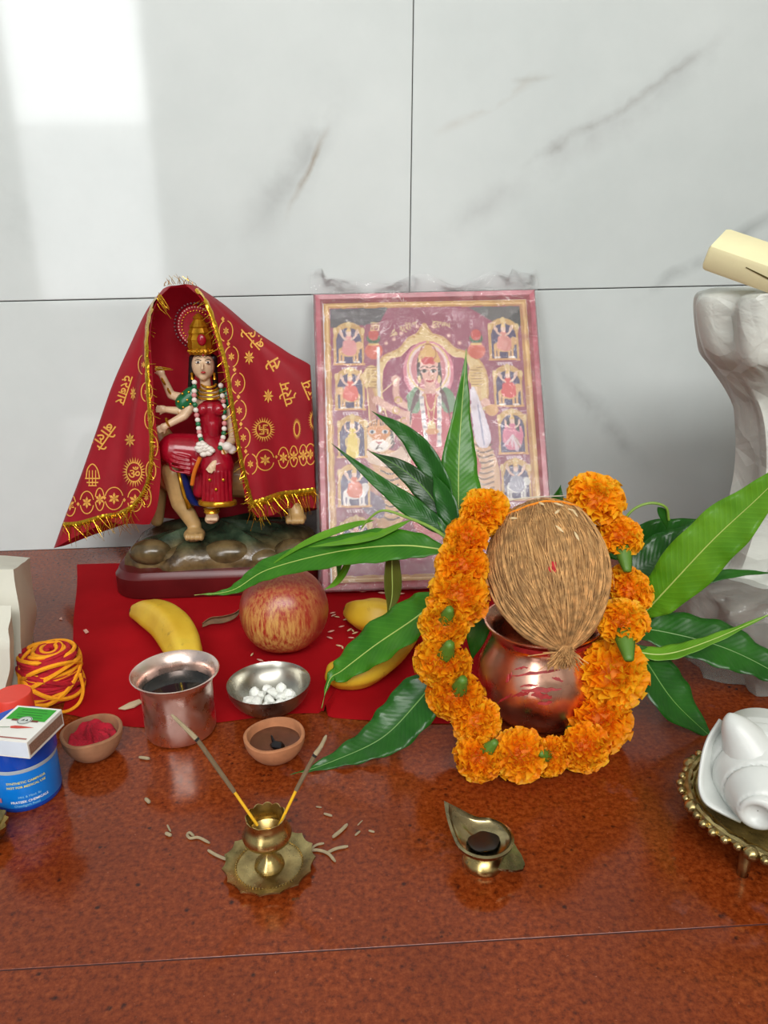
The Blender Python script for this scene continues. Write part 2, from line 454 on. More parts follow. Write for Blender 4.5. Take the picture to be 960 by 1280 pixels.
# ---- clay cups
def clay_cup(base_px, rim_y, rim_px, foot_px, mat, z0=0.0):
    p, s = vessel_at(base_px, z0); H = zat(rim_y, p)-p.z; R = rim_px*s; rf = foot_px*s
    prof = [(0, 0), (rf*0.9, 0), (rf, 0.0008)]
    for k in range(1, 10):
        a = k/9; prof.append((rf+(R-rf)*math.sin(a*math.pi/2)**1.05, 0.0008+(H-0.002)*(1-math.cos(a*math.pi/2))**0.8))
    prof += [(R, H-0.0008), (R-0.0008, H), (R-0.0026, H-0.0002)]
    for k in range(9, 0, -1):
        a = k/9; prof.append((max((rf+(R-rf)*math.sin(a*math.pi/2))-0.0034, 0.001), 0.004+(H-0.006)*(1-math.cos(a*math.pi/2))**0.8))
    prof += [(0, 0.004)]
    rr = random.Random(5)
    ph = [rr.uniform(0, 6) for _ in range(4)]
    wob = lambda a, i, r, z: (r*(1+0.008*math.sin(2*a+ph[0])+0.006*math.sin(5*a+ph[1])), z+(0.0006*math.sin(3*a+ph[2]) if z > H*0.6 else 0))
    return p, s, H, R, MB().lathe(p, prof, 56, wave=wob), rf
p, s, H, R, m, rf = clay_cup((345, 946), 917, 38, 17, M_CLAY)
cup = thing('clay_lamp_cup', p, 'small brown clay cup lamp with dark oil and burnt wick', 'lamp')
m.build('body', M_CLAY, cup)
oil = plain('dark_ghee_oil', (92, 56, 40), 0.2, var=0.2, vscale=120)
rr_ = rf+(R-rf)*0.80-0.0034
MB().lathe(p, [(0, H*0.5), (rr_*0.9, H*0.5), (rr_*1.10, H*0.70), (rr_*0.6, H*0.704), (0, H*0.706)], 40).build('oil', oil, cup)
wick = MB(); q = PZ(346, 934, p.z+H*0.71)
wick.tube([q+Vector((-0.004, 0.004, -0.001)), q+Vector((-0.001, 0, 0.002)), q+Vector((0.003, -0.002, 0.003)), q+Vector((0.005, 0.001, 0.0))], [0.002, 0.0035, 0.003, 0.0012], 8)
wick.tube([q+Vector((-0.002, 0.002, 0.002)), q+Vector((-0.004, 0.004, 0.008))], [0.0016, 0.0006], 6)
wick.build('wick', plain('charred_wick', (20, 18, 20), 0.3), cup)
p, s, H, R, m, rf = clay_cup((119, 943), 912, 37, 18, M_CLAYD)
o = m.build('clay_cup', M_CLAYD, org=p); tag(o, 'dusty brown clay cup holding red vermilion powder', 'cup')
kum = plain('vermilion_powder', (172, 18, 42), 0.95, var=0.3, vscale=110, bump=0.9, bscale=160)
rs = random.Random(11); P = []
for i in range(13):
    t = i/12; row = []
    for k in range(36):
        a = 2*math.pi*k/36
        r = (R-0.0042)*t
        z = H*0.72+0.004*(1-t)*math.sin(a+1)+0.0035*math.sin(3*a+5*t)*t*(1-t)*2+0.0014*math.sin(9*a+13*t)+(0.006*math.exp(-((a-2.0)/0.6)**2)*t)
        if t > 0.92: z -= 0.003
        row.append(p+Vector((r*math.cos(a), r*math.sin(a), z)))
    P.append(row)
P.append([p+Vector((R*0.35*math.cos(2*math.pi*k/36), R*0.35*math.sin(2*math.pi*k/36), H*0.3)) for k in range(36)])
o = MB().grid(P, closed_v=True).build('vermilion_powder', kum, org=p+Vector((0, 0, H*0.3)))
tag(o, 'heap of crimson vermilion powder in the clay cup', 'powder')

# ---- brass incense holder
p, s = vessel_at((337, 1083)); R = 56*s
hold = thing('incense_holder', p, 'brass incense holder with scalloped plate and small fluted cup', 'incense holder')
NS = 15
def scal(R, amt):
    def f(a, i, r, z):
        k = (r/R); return (r*(1+amt*max(0, k-0.8)/0.2*(0.5-abs(math.sin(a*NS/2))**0.8)), z+(0.0006*max(0, k-0.8)/0.2*(1-abs(math.sin(a*NS/2)))))
    return f
pl = MB().lathe(p, [(0, 0.0005), (R*0.5, 0), (R*0.72, 0.0003), (R*0.9, 0.0026), (R, 0.0040), (R*1.0, 0.0052), (R*0.9, 0.0040), (R*0.76, 0.0028), (R*0.72, 0.0016), (R*0.5, 0.0014), (0, 0.0016)], 120, wave=scal(R, 0.075)).build('plate', M_BRASSD, hold)
bd = MB()
for k in range(64):
    a = 2*math.pi*k/64; bd.ball(p+Vector((R*0.735*math.cos(a), R*0.735*math.sin(a), 0.0025)), 0.00062, nu=4, nv=6)
bd.build('beading', M_BRASS, pl, kind='stuff')
Hc = zat(1021, p)-p.z; rc = 24.5*s; rbw = 30.5*s
prof = [(19*s, 0.0015), (17.5*s, 0.004), (10*s, 0.0075), (6.5*s, Hc*0.32), (6.2*s, Hc*0.40), (10*s, Hc*0.45), (22*s, Hc*0.52), (29*s, Hc*0.60), (rbw, Hc*0.68), (28*s, Hc*0.76), (25.5*s, Hc*0.82), (23.5*s, Hc*0.87), (23.5*s, Hc*0.93), (rc, Hc), (rc*0.95, Hc), (22*s, Hc*0.92), (22*s, Hc*0.87), (22*s, Hc*0.80), (24*s, Hc*0.70), (18*s, Hc*0.58), (0, Hc*0.56)]
cupw = lambda a, i, r, z: (r*(1+(0.05*(abs(math.cos(a*6))-0.5) if z > Hc*0.95 else 0)), z+(0.0012*abs(math.cos(a*6)) if z > Hc*0.97 else 0))
cupo = MB().lathe(p, prof, 96, wave=cupw).build('cup', M_BRASS, hold)
MB().lathe(p+Vector((0, 0, Hc*0.57)), [(9*s, 0), (10*s, 0.003), (7*s, 0.004), (6*s, 0.0005)], 24).build('socket', M_BRASSD, cupo)

M_STICK = plain('yellow_dyed_stick', (232, 176, 20), 0.6)
M_MASALA = plain('brown_incense_paste', (118, 98, 72), 0.95, var=0.2, bump=0.4, bscale=600)
M_ASH = plain('pale_incense_ash', (158, 142, 112), 0.95, var=0.15, vscale=200, bump=0.6, bscale=500)
def incense(pxs, label, dy):
    # pxs: base, end of dyed stick, ember, ash tip
    Y0 = p.y; pts = [PY(*pxs[0], Y0-0.001)]+[PY(*q, Y0+dy*k) for k, q in zip((0.35, 0.7, 1.0), pxs[1:])]
    t = thing('incense_stick', pts[0], label, 'incense stick')
    MB().tube([pts[0], pts[1]], 0.00095, 8).build('stick', M_STICK, t)
    MB().tube([pts[1], pts[1].lerp(pts[2], 0.5), pts[2]], [0.0013, 0.00145, 0.0014], 8).build('incense_paste', M_MASALA, t)
    em = pts[2]; d = (pts[3]-pts[2]).normalized()
    MB().tube([em-d*0.0004, em+d*0.0012], 0.0015, 8).build('ember', plain('black_char', (30, 26, 24), 0.9), t)
    MB().tube(cr([em+d*0.0012, em.lerp(pts[3], 0.5)+Vector((0.0004, 0, -0.0004)), pts[3]], 9), list(np.linspace(0.0016, 0.0011, 8))+[0.0005], 8).build('ash', M_ASH, t)
incense([(322, 1032), (293, 990), (247, 925), (214, 893)], 'long burning incense stick leaning towards the copper tumbler', 0.018)
incense([(349, 1032), (370, 988), (393, 945), (408, 919)], 'shorter burning incense stick leaning towards the clay lamp cup', 0.012)

# ---- fallen ash
def ash_piece(pxs, w, label):
    pts = [PZ(*q, 0.0014) for q in pxs]
    s_ = mpp(pts[0]); r = w*s_/2*0.8
    P = cr(pts, max(4, 3*len(pts)))
    P[:, 2] = r*0.95
    o = MB().tube(P, [r*0.7]+[r]*(len(P)-2)+[r*0.6], 7).build('ash_fragment', M_ASH, org=pts[0]*1.0)
    tag(o, label, 'ash', 'incense ash fallen on the granite')
AF = 'small crumb of incense ash scattered around the brass incense holder'
for pxs, w, lb_ in (([(260, 1062), (270, 1068), (284, 1074)], 5, 'straight ash stub ending at the scalloped plate, beside the looped ash'),
        ([(242, 1044), (237, 1040), (234, 1043), (238, 1047), (248, 1046), (262, 1053)], 4.5, 'ash piece with one end curled into a small loop'),
        ([(388, 1062), (398, 1062), (410, 1066), (419, 1076)], 5, 'long curved ash piece bending away from the scalloped plate'),
        ([(408, 1066), (420, 1060), (435, 1057)], 5, 'straight ash piece forking off the long curved ash'),
        ([(388, 1060), (396, 1055), (405, 1053)], 4, 'short curved ash piece behind the long curved ash'),
        ([(416, 1046), (426, 1038), (434, 1030)], 6, 'thick straight ash piece with a thin broken tip'),
        ([(174, 946), (187, 948)], 5, 'pale ash flake lying in front of the copper tumbler'),
        ([(182, 998), (187, 1003)], 6, 'lone ash crumb between the red powder cup and incense holder'),
        ([(405, 1016), (415, 1019)], 4, AF), ([(444, 1043), (450, 1038)], 3.5, AF), ([(461, 1037), (468, 1039)], 3.5, AF), ([(395, 1007), (402, 1008)], 2.5, AF),
        ([(209, 1030), (213, 1038)], 3, AF), ([(207, 1041), (214, 1044)], 6, AF), ([(447, 1030), (453, 1024)], 2, AF)):
    ash_piece(pxs, w, lb_)

# ---- brass oil lamp with a long spout
p, s = vessel_at((604, 1079))
lamp = thing('oil_lamp', p, 'tarnished brass oil lamp with long pointed spout and leaf handle', 'lamp')
rim_c = PZ(605, 1047, 0.0); zr = zat(1046, p)
H = zr-p.z
MB().lathe(p, [(0, 0), (25*s, 0), (26.5*s, 0.002), (25*s, 0.0055), (16*s, 0.0095), (9*s, 0.012), (10*s, 0.014), (13*s, 0.015)], 48).build('foot', M_BRASS, lamp)
tip = PZ(555, 1001, p.z+H+0.012)
d2 = Vector((tip.x-p.x, tip.y-p.y, 0)); L = d2.length; d2.normalize(); ax = math.atan2(d2.y, d2.x)
RB = 37*s
def outline(k, lvl):            # rim outline at angle k (0 = spout), shrinking to the bottom with lvl 0..1
    a = k; c = math.cos(a); r = RB
    da = abs((a+math.pi) % (2*math.pi)-math.pi)
    if da < 0.9:
        q = 1-da/0.9
        r = RB + (L-RB)*(q**2.0)*lvl**1.0
    return r
P = []
zb = 0.0125
for i in range(9):                                    # outside, bottom to rim
    lv = i/8; rr = math.sin(lv*math.pi/2)**0.8
    row = []
    for k in range(96):
        a = 2*math.pi*k/96; da = abs((a+math.pi) % (2*math.pi)-math.pi)
        sp = max(0, 1-da/0.9)**2.0
        r = outline(a, lv)*max(rr, 0.2)
        z = zb + (H-zb)*(1-math.cos(lv*math.pi/2)) + sp*0.012*lv**2
        row.append(p+Vector((r*math.cos(a+ax), r*math.sin(a+ax), z)))
    P.append(row)
for i in range(8, -1, -1):                            # inside
    lv = i/8; rr = math.sin(lv*math.pi/2)**0.8; row = []
    for k in range(96):
        a = 2*math.pi*k/96; da = abs((a+math.pi) % (2*math.pi)-math.pi)
        sp = max(0, 1-da/0.9)**2.0
        r = (outline(a, lv)-0.0016)*max(rr, 0.02) - sp*0.001
        z = zb + 0.002 + (H-zb-0.002)*(1-math.cos(lv*math.pi/2)) + sp*0.0115*lv**2 + (0.0006 if i == 8 else 0)
        if da < 0.1: r *= 0.97
        row.append(p+Vector((r*math.cos(a+ax), r*math.sin(a+ax), z)))
    P.append(row)
MB().grid(P, closed_v=True).build('bowl', M_LAMP, lamp)
# leaf handle plate on the far side from the spout
hm = MB(); hd = (PZ(646, 1072, p.z+H*0.6)-Vector((p.x, p.y, p.z+H*0.6))); hd.z = 0; hd.normalize(); hs = Vector((-hd.y, hd.x, 0))
top, bot = [], []
edge = []
for k in range(21):
    u = -1+2*k/20; edge.append((math.cos(u*1.5)+0.05*abs(math.sin(u*9)), u))
cz = p.z+H*0.62
C0 = Vector((p.x, p.y, cz))+hd*RB*0.66
for (e, u) in edge:
    q = C0+hd*(RB*0.72*e)+hs*(RB*0.72*u)+Vector((0, 0, -0.006*e)); top.append(q+Vector((0, 0, 0.0008))); bot.append(q-Vector((0, 0, 0.0008)))
n = len(top)
hm.add(top+bot, [tuple(range(n)), tuple(range(n, 2*n))[::-1]]+[(k, (k+1) % n, n+(k+1) % n, n+k) for k in range(n)])
hm.build('leaf_handle', M_LAMP, lamp, smooth=False)
MB().lathe(Vector((p.x, p.y, p.z)), [(0, zb+0.0022), (RB*0.50, zb+0.0040), (RB*0.49, zb+0.0046), (0, zb+0.0046)], 48, wave=lambda a, i, r, z: (r*(1+0.10*math.sin(2*a+1)+0.05*math.sin(5*a)), z)).build('oil', plain('painted_dark_reflection', (24, 24, 22), 0.08), lamp)  # black disc paints the dark reflection in the bowl's bottom, not real oil

# ================================================================== FRAMED DEVOTIONAL PRINT
class Paint:
    """tiny painter: picture coordinates -> colour raster, later baked onto the print's vertices as flat print"""
    def __init__(s, w, h, k): s.k = k; s.w, s.h = int(w*k), int(h*k); s.a = np.zeros((s.h, s.w, 3)); s.X, s.Y = np.meshgrid((np.arange(s.w)+0.5)/k, (np.arange(s.h)+0.5)/k)
    def _box(s, x0, y0, x1, y1):
        k = s.k; return slice(max(0, int(y0*k)-1), min(s.h, int(y1*k)+2)), slice(max(0, int(x0*k)-1), min(s.w, int(x1*k)+2))
    def put(s, sl, mask, c, al=1.0):
        c = np.array(c, float); A = s.a[sl]; m = (mask*al)[..., None]; s.a[sl] = A*(1-m)+c*m
    def poly(s, pts, c, al=1.0):
        p = np.array(pts, float); sl = s._box(p[:, 0].min(), p[:, 1].min(), p[:, 0].max(), p[:, 1].max())
        X, Y = s.X[sl], s.Y[sl]; ins = np.zeros(X.shape, bool)
        for (x1, y1), (x2, y2) in zip(p, np.roll(p, -1, 0)):
            if y1 == y2: continue
            ins ^= ((y1 > Y) != (y2 > Y)) & (X < (x2-x1)*(Y-y1)/(y2-y1)+x1)
        s.put(sl, ins.astype(float), c, al)
    def curve(s, pts, c, al=1.0, n=60): s.poly(cr(list(pts)+[pts[0]], n), c, al)
    def ell(s, x, y, rx, ry, c, al=1.0, soft=0.0):
        sl = s._box(x-rx*1.5, y-ry*1.5, x+rx*1.5, y+ry*1.5); d = np.hypot((s.X[sl]-x)/rx, (s.Y[sl]-y)/ry)
        m = np.clip((1+soft-d)/(2*soft), 0, 1) if soft else np.clip((1-d)*min(rx, ry)*s.k+0.5, 0, 1)
        s.put(sl, m, c, al)
    def ring(s, x, y, rx, ry, w, c, al=1.0):
        sl = s._box(x-rx-w, y-ry-w, x+rx+w, y+ry+w); d = np.hypot((s.X[sl]-x)/rx, (s.Y[sl]-y)/ry)
        s.put(sl, (np.abs(d-1)*min(rx, ry) < w/2).astype(float), c, al)
    def line(s, pts, w, c, al=1.0, smooth=True):
        P = cr(pts, max(2, 8*len(pts))) if smooth and len(pts) > 2 else np.array(pts, float)
        sl = s._box(P[:, 0].min()-w, P[:, 1].min()-w, P[:, 0].max()+w, P[:, 1].max()+w); X, Y = s.X[sl], s.Y[sl]; D = np.full(X.shape, 1e9)
        for a, b in zip(P[:-1], P[1:]):
            d = b-a; L = max(d@d, 1e-9); t = np.clip(((X-a[0])*d[0]+(Y-a[1])*d[1])/L, 0, 1)
            D = np.minimum(D, np.hypot(X-a[0]-t*d[0], Y-a[1]-t*d[1]))
        s.put(sl, np.clip((w/2-D)*s.k+0.5, 0, 1), c, al)
    def rect(s, x0, y0, x1, y1, c, al=1.0): s.poly([(x0, y0), (x1, y0), (x1, y1), (x0, y1)], c, al)
    def text(s, txt, x, y, size, c, rot=0.0):
        Vv, F = text2d(txt); ca, sa = math.cos(rot), math.sin(rot)
        for f in F:
            s.poly([(x+size*(Vv[i][0]*ca+Vv[i][1]*sa), y+size*(Vv[i][0]*sa-Vv[i][1]*ca)) for i in f], c)

def paint_print():
    """coordinates follow a 953 x 1280 drawing of the whole frame (frame corners in FQ)"""
    P = Paint(953, 1280, 0.5); rs = random.Random(2)
    P.a[:] = (150, 66, 92)
    GOLD, GOLD2, CREAM, MAR, SKIN = (206, 164, 96), (226, 200, 140), (236, 214, 176), (152, 50, 84), (224, 176, 160)
    P.rect(0, 0, 953, 1280, (232, 232, 236))                     # white paper margin
    P.poly([(84, 140), (866, 128), (884, 1182), (104, 1192)], (206, 158, 84))
    P.poly([(92, 150), (858, 138), (876, 1172), (112, 1182)], (232, 196, 124))
    P.poly([(100, 156), (850, 144), (866, 1166), (120, 1176)], (196, 142, 70))
    P.poly([(106, 164), (838, 152), (852, 1158), (126, 1166)], (150, 64, 92))
    for i in range(120):                                          # soft mottling of the backdrop
        P.ell(rs.uniform(120, 840), rs.uniform(170, 1150), rs.uniform(15, 60), rs.uniform(10, 40), rs.choice([(166, 88, 112), (136, 50, 78), (170, 100, 120)]), 0.22, 0.5)
    P.poly([(108, 166), (330, 160), (300, 215), (235, 230), (160, 235), (110, 240)], (74, 66, 72)); P.poly([(838, 154), (838, 240), (800, 215), (745, 225), (640, 158)], (96, 92, 92)); P.poly([(838, 165), (838, 240), (790, 205)], (50, 48, 50))
    # ornate arch with pillars
    arch = [(296, 560), (268, 470), (280, 400), (310, 352), (370, 322), (404, 282), (440, 262), (467, 224), (494, 262), (540, 280), (584, 322), (650, 345), (690, 400), (700, 470), (690, 560)]
    P.poly(cr(arch, 80), GOLD2); P.line(arch, 8, GOLD)
    inner = [(318, 600), (300, 500), (304, 410), (330, 362), (372, 350), (392, 330), (420, 306), (467, 296), (514, 306), (548, 330), (580, 352), (618, 360), (640, 410), (650, 500), (640, 600)]
    P.poly(cr(inner, 80), (148, 40, 86)); P.line(inner, 5, (240, 216, 160))
    for k in range(26):
        a = arch[0]; q = cr(arch, 26)[k]; P.ell(q[0], q[1]+8, 5, 5, (180, 130, 60), 0.7)
    for x in (262, 660):
        P.rect(x-24, 400, x+24, 470, GOLD2); P.ell(x, 430, 32, 44, (214, 180, 112)); P.rect(x-14, 470, x+14, 1050, (214, 170, 120), 0.6)
        for k in range(8): P.line([(x-20, 395+k*11), (x+20, 395+k*11)], 2, (140, 96, 50), 1, False)
    for x in (272, 664):                                          # painted pots with coconuts
        P.ell(x, 330, 34, 32, (214, 96, 70)); P.ell(x, 282, 26, 20, (60, 90, 50)); P.ell(x, 268, 20, 22, (200, 70, 60)); P.rect(x-20, 300, x+20, 308, (230, 190, 120))
    for x, y in ((278, 235),):
        for k in range(4): P.line([(x-15, y-15+k*10), (x+15, y-15+k*10)], 3, GOLD2, 1, False); P.line([(x-15+k*10, y-15), (x-15+k*10, y+15)], 3, GOLD2, 1, False)
    P.text('ॐ', 348, 262, 34, GOLD2, -0.35); P.text('श्री', 394, 240, 34, GOLD2, -0.25); P.text('राय', 426, 226, 26, GOLD2, -0.12); P.text('दुर्गाय', 532, 230, 30, GOLD2, 0.12)
    for x, y in ((320, 300), (350, 285), (378, 262), (560, 270), (600, 300), (440, 235), (500, 235)): P.ell(x, y, 7, 7, (250, 220, 190), 0.8, 0.5)
    # halo
    P.ell(478, 410, 96, 118, (216, 130, 150)); P.ell(478, 410, 84, 106, (240, 214, 214)); P.ell(478, 400, 66, 84, (206, 130, 140)); P.ring(478, 395, 78, 92, 6, (232, 200, 140))
    # sword and trident
    P.line([(290, 320), (288, 420), (290, 560)], 12, (236, 236, 240)); P.line([(240, 420), (248, 540), (256, 640)], 5, GOLD2)
    for dx in (-20, 0, 20): P.line([(240, 470), (240+dx, 440), (240+dx*0.9, 405)], 6, GOLD2)
    # arms
    for pts, w in (([(430, 560), (360, 520), (352, 440)], 26), ([(430, 590), (350, 560), (280, 520)], 28), ([(430, 620), (380, 600), (330, 620)], 26), ([(540, 560), (600, 520), (612, 440)], 24), ([(540, 600), (620, 560), (690, 530)], 26)):
        P.line(pts, w, (206, 150, 140)); P.line(pts, w-7, SKIN); q = pts[-1]; P.ell(q[0], q[1], 17, 16, SKIN)
        r = pts[1]; P.ring(r[0], r[1], 12, 12, 6, GOLD)
    P.ell(405, 590, 18, 34, SKIN); P.line([(300, 490), (360, 440)], 4, GOLD2)
    # tiger body right and left, behind the seated figure
    P.curve([(640, 660), (700, 700), (730, 800), (720, 920), (680, 960), (640, 900), (630, 760)], (212, 168, 128))
    for k in range(12): P.line([(640+rs.uniform(0, 12), 690+k*20), (670, 700+k*20), (705, 690+k*20)], 6, (110, 76, 56))
    P.curve([(300, 700), (380, 740), (400, 900), (340, 990), (270, 985), (290, 860), (260, 760)], (214, 166, 118))
    for k in range(9): P.line([(285+rs.uniform(0, 8), 760+k*24), (320, 774+k*24), (352, 766+k*24)], 6, (92, 60, 44))
    # sari: lap, blouse, sleeves
    P.curve([(400, 700), (480, 668), (600, 690), (660, 770), (600, 860), (470, 880), (390, 820)], (196, 66, 76))
    for k in range(9): P.line([(410+k*22, 700), (420+k*24, 780), (430+k*22, 860)], 3, (160, 40, 58))
    P.curve([(395, 860), (480, 850), (560, 870), (590, 980), (500, 1040), (410, 1000)], (206, 92, 96))
    P.curve([(420, 510), (480, 490), (545, 510), (560, 600), (535, 690), (430, 690), (408, 600)], (190, 70, 86))
    P.curve([(392, 500), (430, 470), (452, 520), (430, 570), (398, 560)], (110, 146, 110)); P.curve([(512, 520), (536, 470), (572, 505), (566, 560), (534, 566)], (110, 146, 110))
    P.curve([(438, 470), (420, 500), (404, 560), (402, 620), (414, 560), (440, 510)], (96, 54, 60))
    P.curve([(520, 470), (540, 500), (552, 560), (556, 620), (544, 560), (520, 510)], (96, 54, 60))
    # white garland, necklaces
    for xx in ((447, 453, 462), (514, 512, 508)): P.line([(xx[0], 500), (xx[1], 580), (xx[2], 690)], 17, (236, 230, 226))
    for xx in ((447, 453, 462), (514, 512, 508)):
        for k in range(7): P.ell(xx[0]+(xx[2]-xx[0])*k/6, 510+k*28, 8, 6, (150, 140, 160), 0.6)
    for k in range(4): P.line([(452+k*3, 500), (482, 535+k*26), (512-k*3, 500)], 4, GOLD2 if k % 2 else (190, 90, 80))
    P.ell(482, 620, 15, 20, GOLD2); P.ell(484, 640, 24, 12, (214, 150, 90))
    # hair, neck, face
    P.curve([(434, 420), (440, 350), (478, 318), (518, 350), (526, 420), (522, 470), (508, 440), (450, 440), (438, 472)], (66, 44, 50))
    P.poly([(462, 448), (500, 448), (504, 496), (458, 496)], (222, 172, 158))
    P.curve([(444, 400), (450, 372), (480, 362), (510, 372), (514, 402), (506, 440), (482, 466), (458, 440)], (238, 190, 176))
    for ex in (461, 496):
        P.ell(ex, 410, 11, 6, (250, 244, 240)); P.ell(ex, 410, 6, 6, (40, 26, 28)); P.line([(ex-13, 408), (ex, 402), (ex+13, 408)], 3, (50, 30, 32)); P.line([(ex-13, 396), (ex, 390), (ex+14, 395)], 3, (60, 36, 36))
    P.line([(480, 408), (478, 424), (483, 430)], 3, (206, 140, 130)); P.line([(470, 446), (481, 449), (493, 446)], 6, (190, 50, 66)); P.ring(492, 434, 7, 7, 2, GOLD)
    for ex in (442, 517): P.ell(ex, 440, 7, 16, GOLD2)
    # crown
    P.curve([(438, 376), (446, 338), (462, 320), (478, 290), (496, 320), (514, 338), (520, 376), (480, 366)], (222, 178, 104)); P.ring(478, 338, 30, 34, 4, (180, 110, 60))
    # tiger head
    P.ell(282, 655, 62, 62, (230, 214, 196)); P.ell(286, 632, 46, 38, (214, 150, 92)); P.ell(286, 660, 26, 36, (212, 138, 82)); P.ell(232, 606, 15, 14, (226, 206, 188)); P.ell(334, 608, 15, 14, (226, 206, 188))
    for sx in (-1, 1):
        P.ell(284+sx*24, 640, 12, 8, (236, 234, 236)); P.ell(284+sx*24, 640, 7, 7, (96, 110, 130)); P.ell(284+sx*24, 641, 3, 3, (20, 20, 24))
        for k in range(4): P.line([(284+sx*(38+k*5), 618+k*18), (284+sx*(50+k*2), 634+k*17), (284+sx*(44+k), 655+k*15)], 5, (70, 56, 56))
        for k in range(3): P.line([(284+sx*(6+k*9), 596+k*4), (284+sx*(9+k*9), 616)], 4, (90, 60, 48), 1, False)
    P.ell(284, 690, 36, 22, (244, 240, 236)); P.poly([(272, 676), (298, 676), (285, 690)], (190, 110, 110)); P.line([(285, 690), (272, 704), (285, 700), (298, 704)], 3, (70, 50, 50))
    P.curve([(230, 690), (255, 720), (330, 720), (380, 690), (400, 760), (320, 770), (240, 750)], (226, 200, 180))
    for k in range(7): P.line([(345+k*6, 640+k*9), (362+k*5, 680+k*9)], 4, (150, 110, 86), 1, False)
    # pale drapery and lotus at lower right of the figure
    P.curve([(632, 480), (652, 480), (700, 640), (690, 700), (650, 690), (636, 600)], (226, 220, 232)); P.line([(660, 540), (676, 690)], 6, (160, 160, 190), 1, False)
    P.ell(712, 560, 24, 22, (220, 170, 110))
    P.curve([(250, 860), (300, 900), (290, 960), (230, 940), (210, 890)], (110, 84, 112))
    for k in range(7): P.ell(300+k*62, 1090, 34, 26, (184, 96, 126), 0.8, 0.3); P.ell(300+k*62, 1096, 18, 14, (230, 180, 190), 0.6, 0.3)
    # eight niches
    def niche(x, y, w, h, kind):
        P.rect(x-w/2-9, y-h/2+30, x-w/2, y+h/2, GOLD); P.rect(x+w/2, y-h/2+30, x+w/2+9, y+h/2, GOLD); P.rect(x-w/2-12, y+h/2, x+w/2+12, y+h/2+8, (214, 160, 100))
        P.ell(x, y-h/2+36, w/2+10, 50, GOLD); P.ell(x, y-h/2+2-8, 10, 12, GOLD2)
        P.rect(x-w/2, y-h/2+48, x+w/2, y+h/2, (74, 58, 104)); P.ell(x, y-h/2+52, w/2-2, 44, (74, 58, 104))
        for sx in (-1, 1): P.ell(x+sx*(w/2+5), y-h/2+20, 7, 14, GOLD2)
        body = {0: (226, 150, 150), 1: (222, 96, 84), 2: (226, 200, 70), 3: (220, 110, 80), 4: (226, 150, 140), 5: (222, 84, 84), 6: (216, 120, 150), 7: (160, 160, 180)}[kind]
        if kind == 2:
            P.curve([(x-16, y-10), (x+14, y-14), (x+20, y+70), (x-22, y+70)], body)
            for sx in (-1, 1): P.line([(x, y-12), (x+sx*24, y+10), (x+sx*20, y+36)], 7, (220, 190, 120))
        elif kind == 6:
            P.curve([(x-26, y-30), (x+24, y-30), (x+40, y+10), (x+22, y+60), (x-20, y+64), (x-40, y+20)], body)
            for k in range(14): P.line([(x, y+10), (x+rs.uniform(-40, 40), y+rs.uniform(30, 70))], 6, rs.choice([(232, 214, 224), (180, 150, 130)]), 0.8, False)
            P.curve([(x-22, y-36), (x, y-66), (x+22, y-40), (x+26, y), (x+12, y-10), (x-12, y-12)], (40, 30, 40))
        else:                                                     # figure riding an animal
            an = (222, 176, 120) if kind in (0, 1, 4, 5) else ((236, 232, 230) if kind == 3 else (206, 206, 204))
            P.ell(x, y+26, w*0.42, 22, an); P.ell(x+w*0.40*(1 if kind != 1 else -1), y+4, 15, 16, an)
            for dx in (-0.36, -0.24, 0.2, 0.33): P.line([(x+w*dx, y+30), (x+w*dx, y+66)], 9, an, 1, False); P.ell(x+w*dx+3, y+68, 7, 4, (240, 230, 220))
            if kind in (0, 1, 4, 5):
                for k in range(5): P.line([(x-26+k*13, y+14), (x-24+k*13, y+36)], 3, (150, 100, 60), 1, False)
            P.curve([(x-20, y-14), (x+20, y-14), (x+30, y+24), (x+10, y+44), (x-26, y+30)], body)
        P.ell(x, y-20, 13, 20, body)
        for sx in (-1, 1):
            for k in range(2 if kind in (2, 6) else 4): P.line([(x+sx*8, y-18), (x+sx*(22+4*k), y-26-6*k), (x+sx*(24+3*k), y-44-5*k)], 4.5, (232, 198, 180))
        P.ell(x, y-44, 10, 12, (238, 206, 188)); P.poly([(x-11, y-50), (x, y-76), (x+11, y-50)], (228, 190, 120))
        for k in range(6): P.line([(x-27+k*10, y+h/2+18), (x-22+k*10, y+h/2+26)], 4.5, (236, 224, 230), 1, False)
        P.line([(x-28, y+h/2+16), (x+28, y+h/2+16)], 2.5, (236, 224, 230), 1, False)
    niche(178, 305, 96, 145, 0); niche(180, 480, 92, 140, 1); niche(186, 660, 90, 140, 2); niche(190, 842, 100, 140, 3)
    niche(770, 288, 96, 145, 4); niche(778, 470, 92, 140, 5); niche(786, 645, 90, 150, 6); niche(790, 825, 92, 135, 7)
    niche(194, 1030, 96, 130, 4); niche(796, 1010, 92, 135, 0)
    # red powder mark
    for k in range(22): P.ell(478+rs.uniform(-20, 20), 368+rs.uniform(-9, 10), rs.uniform(5, 10), rs.uniform(4, 8), (200, 44, 50), 0.85, 0.3)
    return P

